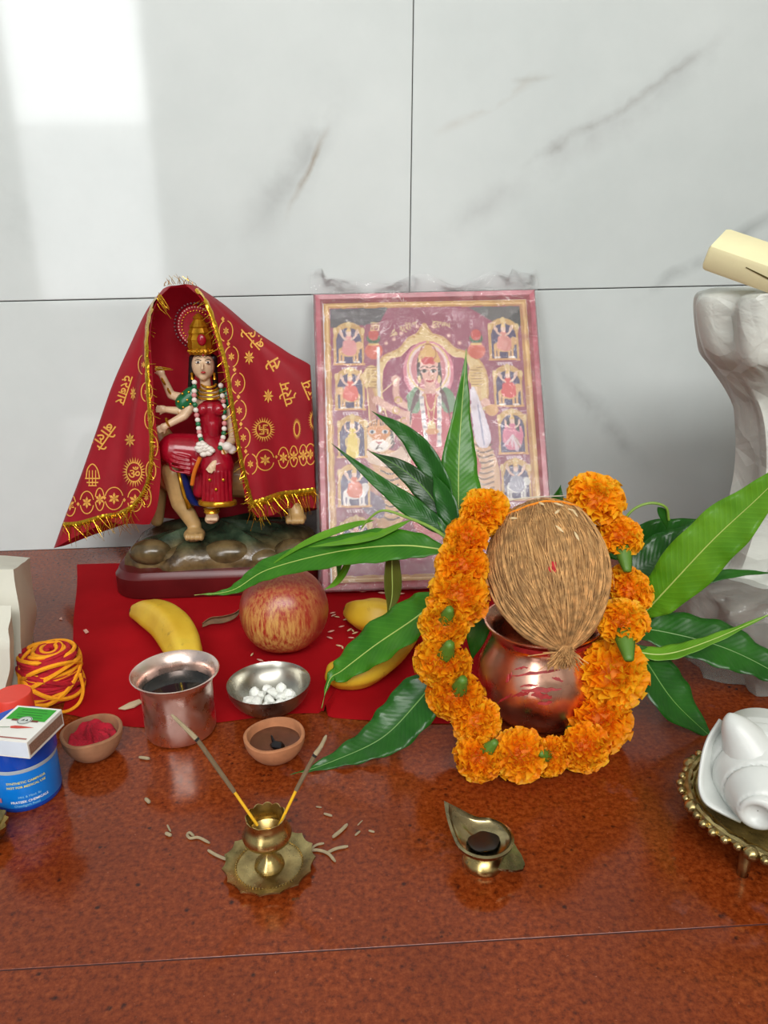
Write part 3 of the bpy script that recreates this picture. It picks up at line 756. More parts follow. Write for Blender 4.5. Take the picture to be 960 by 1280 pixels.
FQ = ((45, 112), (900, 92), (914, 1206), (66, 1226))            # frame corners TL TR BR BL in the drawing
bl = PZ(401.5, 741, 0.003); br_ = PZ(690, 736, 0.003)
tlp = PY(395.5, 368, 0); tl_y = WALL_Y-0.022
tl = PY(395.5, 367.5, tl_y); tr = PY(682, 361, tl_y)
ux = Vector((1, 0, 0)); cx0 = (bl.x+tl.x)/2
FWID = ((tr.x-tl.x)+(br_.x-bl.x))/2
BLp = Vector((bl.x, bl.y, 0.0026)); up = Vector((0, tl.y-BLp.y, tl.z-BLp.z)); FH = up.length; up.normalize()
nrm = ux.cross(up)                                               # faces the viewer (-y)
if nrm.y > 0: nrm = -nrm
def FP(u, v, d=0.0): return BLp + ux*(u*FWID) + up*(v*FH) + nrm*d     # u right, v up, d towards the viewer
pic = thing('framed_picture', FP(0.5, 0), 'framed devotional print of a goddess on a tiger in pink wrapped frame', 'picture')
t = NT('pink_wrapped_frame'); v = t.coord()
t.l(t.ramp(t.noise(v, 30, 5, 0.6, 1.5), [(0.3, lin((160, 44, 66))), (0.55, lin((190, 70, 92))), (0.8, lin((214, 120, 140)))]), t.b.inputs['Base Color'])
t.set(Roughness=0.25); t.bump(t.noise(v, 45, 4, 0.6, 2.0), 0.3, 0.001)
M_FRAME = t.m
FB, FT = 0.040, 0.016                                            # frame bar (share of width), depth in metres
def bar(q):                                                      # mitred bar from outer to inner edge
    m = MB(); (a, b, c, d) = q
    rows = []
    for (e, dep) in ((0.0, 0.0), (0.0, FT*0.7), (0.25, FT), (0.75, FT*0.95), (1.0, FT*0.62), (1.0, 0.0)):
        rows.append([FP(a[0]+(d[0]-a[0])*e, a[1]+(d[1]-a[1])*e, dep-FT+0.004), FP(b[0]+(c[0]-b[0])*e, b[1]+(c[1]-b[1])*e, dep-FT+0.004)])
    m.grid(rows, closed_u=True); return m
ib, iv = FB, FB*FWID/FH
for q in (((0, 1), (1, 1), (1-ib, 1-iv), (ib, 1-iv)), ((1, 1), (1, 0), (1-ib, iv), (1-ib, 1-iv)), ((1, 0), (0, 0), (ib, iv), (1-ib, iv)), ((0, 0), (0, 1), (ib, 1-iv), (ib, iv))):
    bar(q).build('frame_bar', M_FRAME, pic, smooth=True, angle=50)
m = MB(); m.add([FP(0.01, 0.01, 0.004-FT), FP(0.99, 0.01, 0.004-FT), FP(0.99, 0.99, 0.004-FT), FP(0.01, 0.99, 0.004-FT), FP(0.01, 0.01, 0.007-FT), FP(0.99, 0.01, 0.007-FT), FP(0.99, 0.99, 0.007-FT), FP(0.01, 0.99, 0.007-FT)],
                [(0, 1, 2, 3), (4, 5, 6, 7), (0, 1, 5, 4), (1, 2, 6, 5), (2, 3, 7, 6), (3, 0, 4, 7)]).build('backing_board', plain('brown_backing_board', (120, 92, 66), 0.9), pic, smooth=False)
PT = paint_print()
NU, NV = 290, 390
uu = np.linspace(ib*0.9, 1-ib*0.9, NU); vv = np.linspace(iv*0.9, 1-iv*0.9, NV)
U_, V_ = np.meshgrid(uu, vv)
q = [np.array(c, float) for c in FQ]
D = ((1-U_)*V_)[..., None]*q[0]+(U_*V_)[..., None]*q[1]+(U_*(1-V_))[..., None]*q[2]+((1-U_)*(1-V_))[..., None]*q[3]
ii = np.clip((D[..., 1]*PT.k).astype(int), 0, PT.h-1); jj = np.clip((D[..., 0]*PT.k).astype(int), 0, PT.w-1)
Cc = PT.a[ii, jj]/255
Cl = np.where(Cc <= 0.04045, Cc/12.92, ((Cc+0.055)/1.055)**2.4)
BLn, uxn, upn, nn = (np.array(x) for x in (BLp, ux, up, nrm))
XYZ = BLn+U_[..., None]*FWID*uxn+V_[..., None]*FH*upn+nn*(-0.004)-np.array(ORG[pic.name])
me = bpy.data.meshes.new('print')
idx = np.arange(NU*NV).reshape(NV, NU)
fc = np.stack([idx[:-1, :-1], idx[:-1, 1:], idx[1:, 1:], idx[1:, :-1]], -1).reshape(-1, 4)
me.from_pydata(XYZ.reshape(-1, 3).tolist(), [], fc.tolist())
ca = me.color_attributes.new('print_ink', 'FLOAT_COLOR', 'POINT')
ca.data.foreach_set('color', np.concatenate([Cl.reshape(-1, 3), np.ones((NU*NV, 1))], 1).astype(np.float32).ravel())
t = NT('printed_paper'); at = t.n('ShaderNodeAttribute'); at.attribute_name = 'print_ink'
grain = t.noise(t.coord(scale=(1, 1, 1)), 900, 2)
t.l(t.mix(0.06, at.outputs['Color'], t.ramp(grain, [(0.3, (0, 0, 0)), (0.7, (1, 1, 1))]), 'OVERLAY'), t.b.inputs['Base Color']); t.set(Roughness=0.3)
me.materials.append(t.m)
o = bpy.data.objects.new('print', me); COL.objects.link(o); o.parent = pic
o['label'] = 'colour print of a crowned goddess under a gold arch, small niches down both sides'

# crumpled clear film over the frame, loose along the top
def film_material(name, haze, rough=0.08, scale=60, bumpd=0.003, fres=1.0, tint=(1, 1, 1)):
    t = NT(name); v = t.coord()
    tr_ = t.n('ShaderNodeBsdfTransparent'); tr_.inputs[0].default_value = (*tint, 1)
    gl = t.n('ShaderNodeBsdfGlossy'); gl.inputs['Roughness'].default_value = rough
    df = t.n('ShaderNodeBsdfDiffuse'); df.inputs[0].default_value = (0.85, 0.87, 0.88, 1)
    wr = t.n('ShaderNodeTexNoise'); wr.inputs['Scale'].default_value = scale; wr.inputs['Detail'].default_value = 4; wr.inputs['Distortion'].default_value = 2.5; wr.inputs['Roughness'].default_value = 0.5
    t.l(v, wr.inputs['Vector'])
    b = t.n('ShaderNodeBump'); b.inputs['Strength'].default_value = 0.8; b.inputs['Distance'].default_value = bumpd; t.l(wr.outputs['Fac'], b.inputs['Height'])
    fr = t.n('ShaderNodeFresnel'); fr.inputs[0].default_value = 1.5
    for n_ in (gl, df, fr): t.l(b.outputs[0], n_.inputs['Normal'])
    m1 = t.n('ShaderNodeMixShader'); m1.inputs[0].default_value = haze; t.l(tr_.outputs[0], m1.inputs[1]); t.l(df.outputs[0], m1.inputs[2])
    fm = t.n('ShaderNodeMath', operation='MULTIPLY'); fm.inputs[1].default_value = fres; t.l(fr.outputs[0], fm.inputs[0])
    m2 = t.n('ShaderNodeMixShader'); t.l(fm.outputs[0], m2.inputs[0]); t.l(m1.outputs[0], m2.inputs[1]); t.l(gl.outputs[0], m2.inputs[2])
    t.l(m2.outputs[0], t.out.inputs['Surface']); t.t.nodes.remove(t.b); return t.m
M_FILM = film_material('clear_wrap_film', 0.10, 0.06, 34, 0.007)
rs = random.Random(4); P = []
nU, nV = 60, 84
for j in range(nV+1):
    v_ = -0.015+1.085*j/nV; row = []
    for i in range(nU+1):
        u_ = -0.010+1.020*i/nU
        w = 0.0012*math.sin(u_*19+v_*7)+0.0010*math.sin(u_*41-v_*33+1)+0.0007*math.sin(v_*67+u_*13)
        d = 0.0075+w
        if v_ > 1.0:
            k = (v_-1)/0.07; d = 0.004-0.010*k+0.006*math.sin(u_*23+2*k)*k; vq = 1+(v_-1)*(0.75+0.25*math.sin(u_*17)+(0.5 if u_ < 0.05 or u_ > 0.9 else 0))
        else: vq = v_
        if u_ < 0.0 or u_ > 1.0: d = 0.002
        if v_ < 0.004: d = max(d, 0.009)
        p_ = FP(u_, max(vq, 0.0015), d)
        if p_.z < 0.0026: p_.z = 0.0026
        if p_.y > WALL_Y-0.002: p_.y = WALL_Y-0.002
        row.append(p_)
    P.append(row)
MB().grid(P).build('plastic_wrap', M_FILM, pic, label='crumpled clear plastic film around the frame')

# ================================================================== COPPER POT, COCONUT, GARLAND, MANGO LEAVES
pot_p, ps = vessel_at((673, 892))
HP = zat(776, pot_p)-pot_p.z
rB, rN, rR = 77*ps, 60*ps, 70*ps
pot = thing('copper_pot', pot_p, 'round copper water pot with flared rim under the coconut', 'pot')
prof = [(0, 0), (rB*0.52, 0), (rB*0.56, 0.002), (rB*0.72, HP*0.07), (rB*0.90, HP*0.20), (rB*0.99, HP*0.34), (rB, HP*0.44), (rB*0.975, HP*0.56), (rB*0.90, HP*0.68), (rN*1.05, HP*0.78), (rN, HP*0.84), (rN*1.01, HP*0.89), (rN*1.07, HP*0.94), (rR*0.98, HP*0.985), (rR, HP*0.995), (rR, HP*1.01), (rR*0.97, HP*1.012), (rN*1.02, HP*0.95), (rN*0.95, HP*0.88), (rN*0.95, HP*0.83), (rB*0.86, HP*0.66), (rB*0.9, HP*0.4), (rB*0.6, HP*0.08), (0, HP*0.05)]
MB().lathe(pot_p, prof, 80).build('body', M_COPPER, pot)
RZ = pot_p.z+HP
# vermilion smears on the belly: thin patches following the curve of the pot
def pot_r(z):
    pts = prof[2:14]
    for (r0, z0), (r1, z1) in zip(pts[:-1], pts[1:]):
        if z0 <= z <= z1: return r0+(r1-r0)*(z-z0)/max(z1-z0, 1e-6)
    return rB
smear = MB(); rs = random.Random(9)
def pot_hit(px, py):
    d = ray(px, py).normalized(); lo = None; best = None
    for k in range(400):
        q = CAM + d*(0.45+k*0.0006)
        z = q.z-pot_p.z
        if 0.002 < z < HP*0.98 and math.hypot(q.x-pot_p.x, q.y-pot_p.y) <= pot_r(z)+0.0006: return q - d*0.0002
    return None
for (x0, y0, x1, y1, w) in ((640, 845, 700, 838, 1.6), (643, 836, 660, 834, 1.2), (652, 864, 702, 862, 2.4), (664, 868, 690, 872, 3.0), (640, 870, 662, 866, 2.0), (672, 880, 690, 878, 2.0), (632, 852, 640, 842, 3.5), (620, 880, 640, 868, 1.4), (650, 858, 672, 857, 1.2), (690, 846, 704, 852, 1.6)):
    n = 8; top, bot = [], []
    for k in range(n+1):
        t_ = k/n; ww = w*(0.4+0.9*math.sin(math.pi*t_))*rs.uniform(0.7, 1.2)
        x, y = x0+(x1-x0)*t_, y0+(y1-y0)*t_+rs.uniform(-1, 1)
        a, b = pot_hit(x, y-ww), pot_hit(x, y+ww)
        if a and b: top.append(a); bot.append(b)
    if len(top) > 1: smear.grid([top, bot])
smear.build('vermilion_smear', plain('red_vermilion_stain', (160, 44, 44), 0.5, var=0.3, vscale=300), pot, kind='stuff')
# vermilion ring around the neck
rm_ = MB(); rows = []
for z, r in ((0.885, rN*1.008), (0.93, rN*1.06), (0.96, rN*1.09+0.001)):
    rows.append([pot_p+Vector(((r+0.0006)*math.cos(a), (r+0.0006)*math.sin(a), HP*z)) for a in np.linspace(-2.35, -0.2, 36)])
rm_.grid(rows).build('vermilion_band', plain('red_vermilion_band', (178, 30, 40), 0.5, var=0.35, vscale=120), pot)

# ---- coconut in its fibrous husk
cc = PY(686, 712, pot_p.y-0.002)
cs = mpp(cc)
tipv = PY(707, 812, pot_p.y-0.052)-cc; axis = tipv.normalized()      # towards the tuft
RC, LC = 73.5*cs, tipv.length/1.16
zx = axis; xx = zx.cross(Vector((0, 0, 1))).normalized(); yy = zx.cross(xx)
MC = Matrix((xx, yy, zx)).transposed()
coco = thing('coconut', cc-Vector((0, 0, RC)), 'brown fibrous husked coconut resting on the copper pot', 'coconut')
ORG[coco.name] = Vector(coco.location)
def cocor(t, a):                                                  # t: -1 crown end .. 1 tuft end -> radius, axial
    lat = t*math.pi/2
    r = RC*math.cos(lat)**0.86 if t < 0 else RC*(math.cos(lat)**0.97)
    r *= 1+0.030*math.sin(3*a+0.5)*max(0, math.cos(lat))+0.02*math.sin(7*a+2*t)+0.012*math.sin(16*a)
    z = LC*math.sin(lat)
    if t > 0.35: k = (t-0.35)/0.65; r += 0.045*RC*k; z += LC*0.16*k*k
    return r, z
def copt(t, a, lift=0.0):
    r, z = cocor(t, a); return cc + MC @ Vector(((r+lift)*math.cos(a), (r+lift)*math.sin(a), z))
P = [[copt(-0.995+1.985*i/40, 2*math.pi*k/64) for k in range(64)] for i in range(41)]
t = NT('coconut_fibre')
tc = t.n('ShaderNodeTexCoord')
rot = t.n('ShaderNodeMapping'); rot.vector_type = 'TEXTURE'
rot.inputs['Rotation'].default_value = MC.to_euler(); t.l(tc.outputs['Object'], rot.inputs['Vector'])
st = t.n('ShaderNodeMapping'); st.inputs['Scale'].default_value = (1, 1, 0.10); t.l(rot.outputs[0], st.inputs['Vector'])
fib = t.noise(st.outputs[0], 420, 5, 0.65); bigf = t.noise(st.outputs[0], 90, 4, 0.6); blot = t.noise(t.coord(), 45, 3)
c = t.ramp(fib, [(0.28, lin((96, 62, 30))), (0.5, lin((172, 126, 74))), (0.75, lin((218, 178, 120)))])
c = t.mix(t.ramp(bigf, [(0.35, (0.6,)*3), (0.55, (0, 0, 0))]), c, (*lin((104, 68, 38)), 1))
c = t.mix(t.ramp(blot, [(0.45, (0, 0, 0)), (0.75, (0.35,)*3)]), c, (*lin((190, 150, 104)), 1))
t.l(c, t.b.inputs['Base Color']); t.set(Roughness=0.85)
n1 = t.bump(bigf, 0.7, 0.004); t.bump(fib, 0.8, 0.0016, n1)
husk = MB().grid(P, closed_v=True).build('husk', t.m, coco)
M_FIB = plain('loose_coir', (190, 144, 90), 0.8, var=0.5, vscale=150)
fb = MB(); rs = random.Random(21)
def strand(t0, t1, a0, a1, lift0, lift1, r, n=9):
    pts = []
    ph = rs.uniform(0, 6); am = rs.uniform(0.01, 0.05)
    for k in range(n+1):
        u = k/n; tt = t0+(t1-t0)*u; a = a0+(a1-a0)*u+am*math.sin(ph+u*7)
        pts.append(copt(tt, a, lift0+(lift1-lift0)*u+0.0006*math.sin(3.1*u)))
    fb.tube(pts, [r*0.5]+[r]*(n-1)+[r*0.4], 3, cap=False)
for k in range(900):
    t0 = rs.uniform(-0.95, 0.7); L = rs.uniform(0.25, 0.9); a = rs.uniform(0, 2*math.pi)
    strand(t0, min(t0+L, 0.98), a, a+rs.gauss(0, 0.10), rs.uniform(0, 0.0006), rs.uniform(0.0002, 0.0012), rs.uniform(0.00014, 0.00042))
for k in range(60):                                               # wilder hairs
    a = rs.uniform(0, 2*math.pi); t0 = rs.uniform(-0.6, 0.8)
    strand(t0, min(t0+rs.uniform(0.1, 0.5), 0.97), a, a+rs.gauss(0, 0.5), 0.0005, rs.uniform(0.001, 0.005), 0.00014)
for k in range(46):                                               # thick bundles running into the tuft
    a = rs.uniform(0, 2*math.pi); t0 = rs.uniform(-0.3, 0.5)
    strand(t0, 0.985, a, a+rs.gauss(0, 0.16), 0.0004, 0.0014, rs.uniform(0.0006, 0.0011), 12)
fb.build('loose_fibre', M_FIB, coco, kind='stuff')
tf = MB()                                                          # tuft at the tip
tipc = copt(0.985, 0)
for k in range(300):
    a = rs.uniform(0, 2*math.pi); r0 = rs.uniform(0.1, 1)
    b0 = copt(rs.uniform(0.50, 0.93), a, 0.0008)
    e = tipc + axis*rs.uniform(0.002, 0.013) + MC @ Vector((rs.gauss(0, 0.006), rs.gauss(0, 0.005), 0)) + Vector((0, 0, -0.002))
    m_ = copt(0.965, a, 0.001)
    tf.tube(cr([b0, m_, e], 7), rs.uniform(0.0002, 0.0005), 4, cap=False)
tf.build('tuft', M_FIB, coco, kind='stuff')
# vermilion dot, worn as a small disc of powder on the husk
def coco_hit(px, py):
    bv = BVHTree.FromPolygons([v.co+husk_o for v in husk.data.vertices], [tuple(p_.vertices) for p_ in husk.data.polygons])
    h = bv.ray_cast(CAM, ray(px, py).normalized()); return h[0]
husk_o = ORG[coco.name]
_cb = BVHTree.FromPolygons([v.co+husk_o for v in husk.data.vertices], [tuple(p_.vertices) for p_ in husk.data.polygons])
def chit(px, py, lift=0.0008):
    d = ray(px, py).normalized(); h = _cb.ray_cast(CAM, d)
    return (h[0]+h[1]*lift if h[1].dot(d) < 0 else h[0]-h[1]*lift) if h[0] else None
dot = MB(); rows = []
for k, rr in enumerate((0.2, 3.6, 6.4)):
    rows.append([chit(692+rr*math.cos(a)*(1+0.2*math.sin(3*a)), 709+rr*1.15*math.sin(a), 0.0014-0.0005*k) for a in np.linspace(0, 2*math.pi, 17)[:-1]])
dot.grid(rows, closed_v=True).build('vermilion_dot', plain('red_dot', (184, 40, 44), 0.8, var=0.3, vscale=400), coco)
# rice husks lying on the coconut, and the orange thread over its crown
M_RICE = plain('rice_grain', (222, 196, 150), 0.5, var=0.12, vscale=300)
M_RICE2 = plain('pinkish_rice_grain', (222, 168, 150), 0.5, var=0.15, vscale=300)
def grain_mesh():
    m = MB(); L = 0.0036
    m.lathe((0, 0, 0), [(0.00012, -L), (0.0006, -L*0.75), (0.00105, -L*0.3), (0.0011, L*0.1), (0.0007, L*0.65), (0.00012, L)], 7, M=Matrix(((0, 0, 1), (1, 0, 0), (0, 0.7, 0))))
    me = bpy.data.meshes.new('rice_grain'); me.from_pydata(m.v, [], m.f); me.polygons.foreach_set('use_smooth', [True]*len(me.polygons)); me.materials.append(M_RICE); return me
GM = grain_mesh(); GM2 = GM.copy(); GM2.materials.clear(); GM2.materials.append(M_RICE2)
def grain(loc, rot, label, group, me=None, sc=1.0, nrm_=None):
    o = bpy.data.objects.new('rice_grain', me or GM); COL.objects.link(o); o.location = loc
    if nrm_ is not None:
        q_ = nrm_.to_track_quat('Z', 'Y').to_matrix() @ Matrix.Rotation(rot, 3, 'Z'); o.rotation_euler = q_.to_euler()
    else: o.rotation_euler = (0, 0, rot)
    o.scale = (sc,)*3; tag(o, label, 'rice grain', group)
for (x, y, a) in ((677, 631, 0.0), (698, 632, 1.9), (696, 641, 0.3), (714, 639, 2.2), (718, 643, 0.8), (699, 662, 2.2), (720, 671, 1.5), (642, 649, 0.4)):
    d = ray(x, y).normalized(); h = _cb.ray_cast(CAM, d)
    if h[0]:
        n_ = h[1] if h[1].dot(d) < 0 else -h[1]
        grain(h[0]+n_*0.0010, a, 'unhusked rice grain sprinkled on the coconut', 'rice grains on the coconut', nrm_=n_, sc=1.15)
th = MB(); pts = []
for k in range(26):
    a = math.pi*(k/25); 
    pts.append(copt(-0.52-0.08*math.sin(a), 0.0+a*2, 0.0012))
band = [copt(-0.50, 2*math.pi*k/60, 0.0011) for k in range(61)]
th.tube(band, 0.0009, 6).build('orange_thread', plain('orange_cotton_thread', (240, 140, 30), 0.8, var=0.2, vscale=400), coco)

# ---- marigold garland
tm = NT('marigold_petal'); at = tm.n('ShaderNodeAttribute'); at.attribute_name = 'tone'
oi = tm.n('ShaderNodeObjectInfo')
cA = tm.ramp(at.outputs['Fac'], [(0.0, lin((250, 128, 0))), (0.5, lin((255, 166, 0))), (1.0, lin((255, 194, 20)))])
cB = tm.ramp(at.outputs['Fac'], [(0.0, lin((252, 146, 0))), (0.5, lin((255, 182, 6))), (1.0, lin((255, 212, 40)))])
tm.l(tm.mix(oi.outputs['Random'], cA, cB), tm.b.inputs['Base Color'])
tm.set(Roughness=0.6)
tl_ = tm.n('ShaderNodeBsdfTranslucent'); tm.l(tm.b.inputs['Base Color'].links[0].from_socket, tl_.inputs[0]); ms = tm.n('ShaderNodeMixShader'); ms.inputs[0].default_value = 0.4
tm.l(tm.b.outputs[0], ms.inputs[1]); tm.l(tl_.outputs[0], ms.inputs[2]); tm.l(ms.outputs[0], tm.out.inputs['Surface'])
M_MARI = tm.m
M_CALYX = plain('green_calyx', (84, 124, 38), 0.5, var=0.2, vscale=200)
def marigold(seed, back=-0.45):
    r = random.Random(seed); V, F, T = [], [], []
    def petal(th, ph, R, w):
        # direction on the sphere: th from the top
        d = Vector((math.sin(th)*math.cos(ph), math.sin(th)*math.sin(ph), math.cos(th)))
        e = Vector((-math.sin(ph), math.cos(ph), 0)); tw = r.gauss(0, 0.5); n = d.cross(e)
        e2 = e*math.cos(tw)+n*math.sin(tw); n2 = d.cross(e2)
        o = len(V); cols = 6; rows = 3; p0, f0 = r.uniform(0, 6), r.uniform(4, 7)
        tone = min(1, max(0, r.gauss(0.62, 0.18)))
        for i in range(rows+1):
            u = i/rows; rad = R*(0.50+0.50*u)*(1 if i < rows else r.uniform(0.96, 1.03)); ww = w*(0.35+0.65*u**0.7)
            for j in range(cols+1):
                s_ = -1+2*j/cols
                curl = 0.16*R*u*u*math.sin(p0+f0*s_)+0.10*R*u*u*s_*s_
                q = d*(rad-0.10*R*s_*s_*u) + e2*(ww*s_) + n2*curl
                V.append(q); T.append(min(1, tone*(0.35+0.65*u)))
        for i in range(rows):
            for j in range(cols):
                a = o+i*(cols+1)+j; F.append((a, a+1, a+cols+2, a+cols+1))
    rings = [(0.10, 4), (0.38, 8), (0.66, 13), (0.94, 17), (1.22, 20), (1.50, 21), (1.78, 19), (2.04, 15)]
    for th, n in rings:
        for k in range(n):
            petal(th+r.gauss(0, 0.07), 2*math.pi*(k+r.uniform(-0.35, 0.35)+th*3)/n, r.uniform(0.90, 1.06), r.uniform(0.20, 0.29))
    o = len(V)
    mb = MB().ball((0, 0, 0), 0.66, nu=10, nv=16); V += [Vector(p_) for p_ in mb.v]; T += [0.1]*len(mb.v); F += [tuple(o+i for i in f) for f in mb.f]
    me = bpy.data.meshes.new('marigold_flower'); me.from_pydata([(p_.x, p_.y, p_.z*0.86) for p_ in V], [], F)
    at = me.attributes.new('tone', 'FLOAT', 'POINT'); at.data.foreach_set('value', T)
    me.polygons.foreach_set('use_smooth', [True]*len(me.polygons)); me.materials.append(M_MARI); return me
MG = [marigold(s_) for s_ in (1, 2, 3, 4)]
mbc = MB().lathe((0, 0, 0), [(0, -1.62), (0.16, -1.60), (0.20, -1.45), (0.30, -1.05), (0.36, -0.75), (0.42, -0.45)], 14, wave=lambda a, i, r_, z: (r_*(1+0.08*math.cos(6*a)), z))
CX = bpy.data.meshes.new('calyx'); CX.from_pydata(mbc.v, [], mbc.f); CX.polygons.foreach_set('use_smooth', [True]*len(CX.polygons)); CX.materials.append(M_CALYX)
Yp = pot_p.y
def gx(px, py, Y): return PY(px, py, Y)
# px, py, diameter px, depth (y), facing direction (x right, y away, z up)
FL = [(606, 641, 66, Yp+0.026, (-0.3, -0.7, 0.6)), (583, 675, 60, Yp+0.014, (-0.7, -0.6, 0.2)), (577, 709, 72, Yp+0.004, (-0.5, -0.85, 0.2)), (573, 745, 80, Yp-0.006, (-0.3, -0.9, 0.15)),
      (555, 783, 66, Yp-0.018, (-0.5, -0.8, -0.2)), (554, 828, 76, Yp-0.030, (-0.3, -0.85, -0.4)), (570, 870, 74, Yp-0.042, (-0.1, -0.9, -0.4)), (596, 902, 64, Yp-0.052, (0.2, -0.9, 0.3)),
      (598, 948, 64, None, (-0.3, -0.8, -0.3)), (650, 944, 72, None, (0.0, -0.95, 0.2)), (687, 946, 54, None, (0.5, -0.8, 0.1)), (729, 934, 68, None, (0.2, -0.9, -0.1)),
      (750, 900, 84, Yp-0.046, (0.2, -0.9, 0.2)), (764, 842, 96, Yp-0.034, (0.2, -0.9, 0.35)), (777, 776, 68, Yp-0.030, (-0.1, -0.45, 0.9)), (786, 736, 66, Yp+0.0, (0.45, -0.5, 0.8)), (775, 669, 62, Yp+0.016, (0.2, -0.45, 0.9)), (744, 623, 78, Yp+0.030, (0.1, -0.5, 0.8))]
CALYX = {4: (0.1, -0.55, 0.83), 5: (0.1, -0.55, 0.83), 6: (0.1, -0.55, 0.83), 8: (0.45, -0.35, 0.82), 10: (-0.5, -0.6, 0.6), 14: (-0.1, -0.85, -0.5), 16: (-0.05, -0.75, -0.7)}
cen = []
for (x, y, dpx, Y, dr) in FL:
    if Y is None:                                                   # lying on the granite
        R = dpx/2*0.00062
        for _ in range(3): c_ = PZ(x, y, R*0.86); R = dpx/2*mpp(c_)
    else: c_ = gx(x, y, Y); R = dpx/2*mpp(c_)
    cen.append((c_, R, Vector(dr).normalized()))
gar = thing('marigold_garland', Vector((pot_p.x, cen[9][0].y, 0)), 'orange marigold garland looped around the copper pot and coconut', 'garland')
go = ORG[gar.name]; rs = random.Random(5)
for i, (c_, R, dr) in enumerate(cen):
    o = bpy.data.objects.new('marigold_flower', MG[i % 4]); COL.objects.link(o); o.parent = gar
    o.location = c_-go; Mr = dr.to_track_quat('Z', 'Y').to_matrix() @ Matrix.Rotation(rs.uniform(0, 6), 3, 'Z')
    o.rotation_euler = Mr.to_euler(); o.scale = (R, R, R*(0.80 if i in (14, 15, 16, 17) else 1.0))
    ORG[o.name] = go
    k = bpy.data.objects.new('calyx', CX); COL.objects.link(k); k.parent = o
    if i in CALYX:
        cd_ = Vector(CALYX[i]).normalized(); Ml = Mr.inverted() @ ((-cd_).to_track_quat('Z', 'Y').to_matrix())
        k.rotation_euler = Ml.to_euler(); k.scale = (0.95, 0.95, 1.05) if i in (14, 16) else (0.8,)*3
    else: k.scale = (0.7,)*3
MB().tube(cr([c_+Vector((0, 0.003, 0)) for c_, R, dr in cen]+[PY(700, 620, Yp+0.06), PY(640, 625, Yp+0.06), cen[0][0]], 120), 0.0006, 5).build('string', plain('white_string', (220, 210, 190), 0.8), gar)

# ---- mango leaves
def leaf_material(name, c0, c1, rough=0.28):
    t = NT(name); v = t.coord(); at = t.n('ShaderNodeAttribute'); at.attribute_name = 'leafuv'
    sep = t.n('ShaderNodeSeparateXYZ'); t.l(at.outputs['Vector'], sep.inputs[0])
    ab = t.n('ShaderNodeMath', operation='ABSOLUTE'); t.l(sep.outputs['Y'], ab.inputs[0])
    k1 = t.n('ShaderNodeMath', operation='MULTIPLY_ADD'); k1.inputs[1].default_value = -0.16; t.l(ab.outputs[0], k1.inputs[0]); t.l(sep.outputs['X'], k1.inputs[2])
    wv = t.n('ShaderNodeMath', operation='MULTIPLY'); wv.inputs[1].default_value = 150; t.l(k1.outputs[0], wv.inputs[0])
    sn = t.n('ShaderNodeMath', operation='SINE'); t.l(wv.outputs[0], sn.inputs[0])
    base = t.ramp(t.noise(v, 26, 4), [(0.3, lin(c0)), (0.7, lin(c1))])
    vein = t.ramp(sn.outputs[0], [(0.86, (0, 0, 0)), (1.0, (0.10,)*3)])
    hi = tuple(min(255, int(x*1.35+18)) for x in c1)
    t.l(t.mix(vein, base, (*lin(hi), 1)), t.b.inputs['Base Color']); t.set(Roughness=rough)
    n1 = t.bump(sn.outputs[0], 0.06, 0.0006); t.bump(t.noise(v, 60, 3), 0.15, 0.001, n1)
    t.b.inputs['Specular IOR Level'].default_value = 0.42
    tl_ = t.n('ShaderNodeBsdfTranslucent'); t.l(base, tl_.inputs[0]); ms = t.n('ShaderNodeMixShader'); ms.inputs[0].default_value = 0.18
    t.l(t.b.outputs[0], ms.inputs[1]); t.l(tl_.outputs[0], ms.inputs[2]); t.l(ms.outputs[0], t.out.inputs['Surface'])
    return t.m
ML = {'dark': leaf_material('dark_green_leaf', (20, 74, 16), (42, 104, 26)), 'mid': leaf_material('mid_green_leaf', (44, 108, 18), (72, 136, 30), 0.3),
      'light': leaf_material('light_green_leaf', (78, 138, 20), (110, 166, 38), 0.33), 'brown': leaf_material('olive_young_leaf', (88, 98, 34), (110, 112, 44), 0.35), 'deep': leaf_material('deep_green_leaf', (22, 58, 20), (40, 76, 28), 0.25)}
M_RIB = plain('pale_midrib', (176, 196, 104), 0.45, var=0.1)
M_RIBD = plain('green_midrib', (96, 140, 62), 0.45, var=0.1)
M_STEM = plain('green_stem', (124, 158, 60), 0.5, var=0.15)
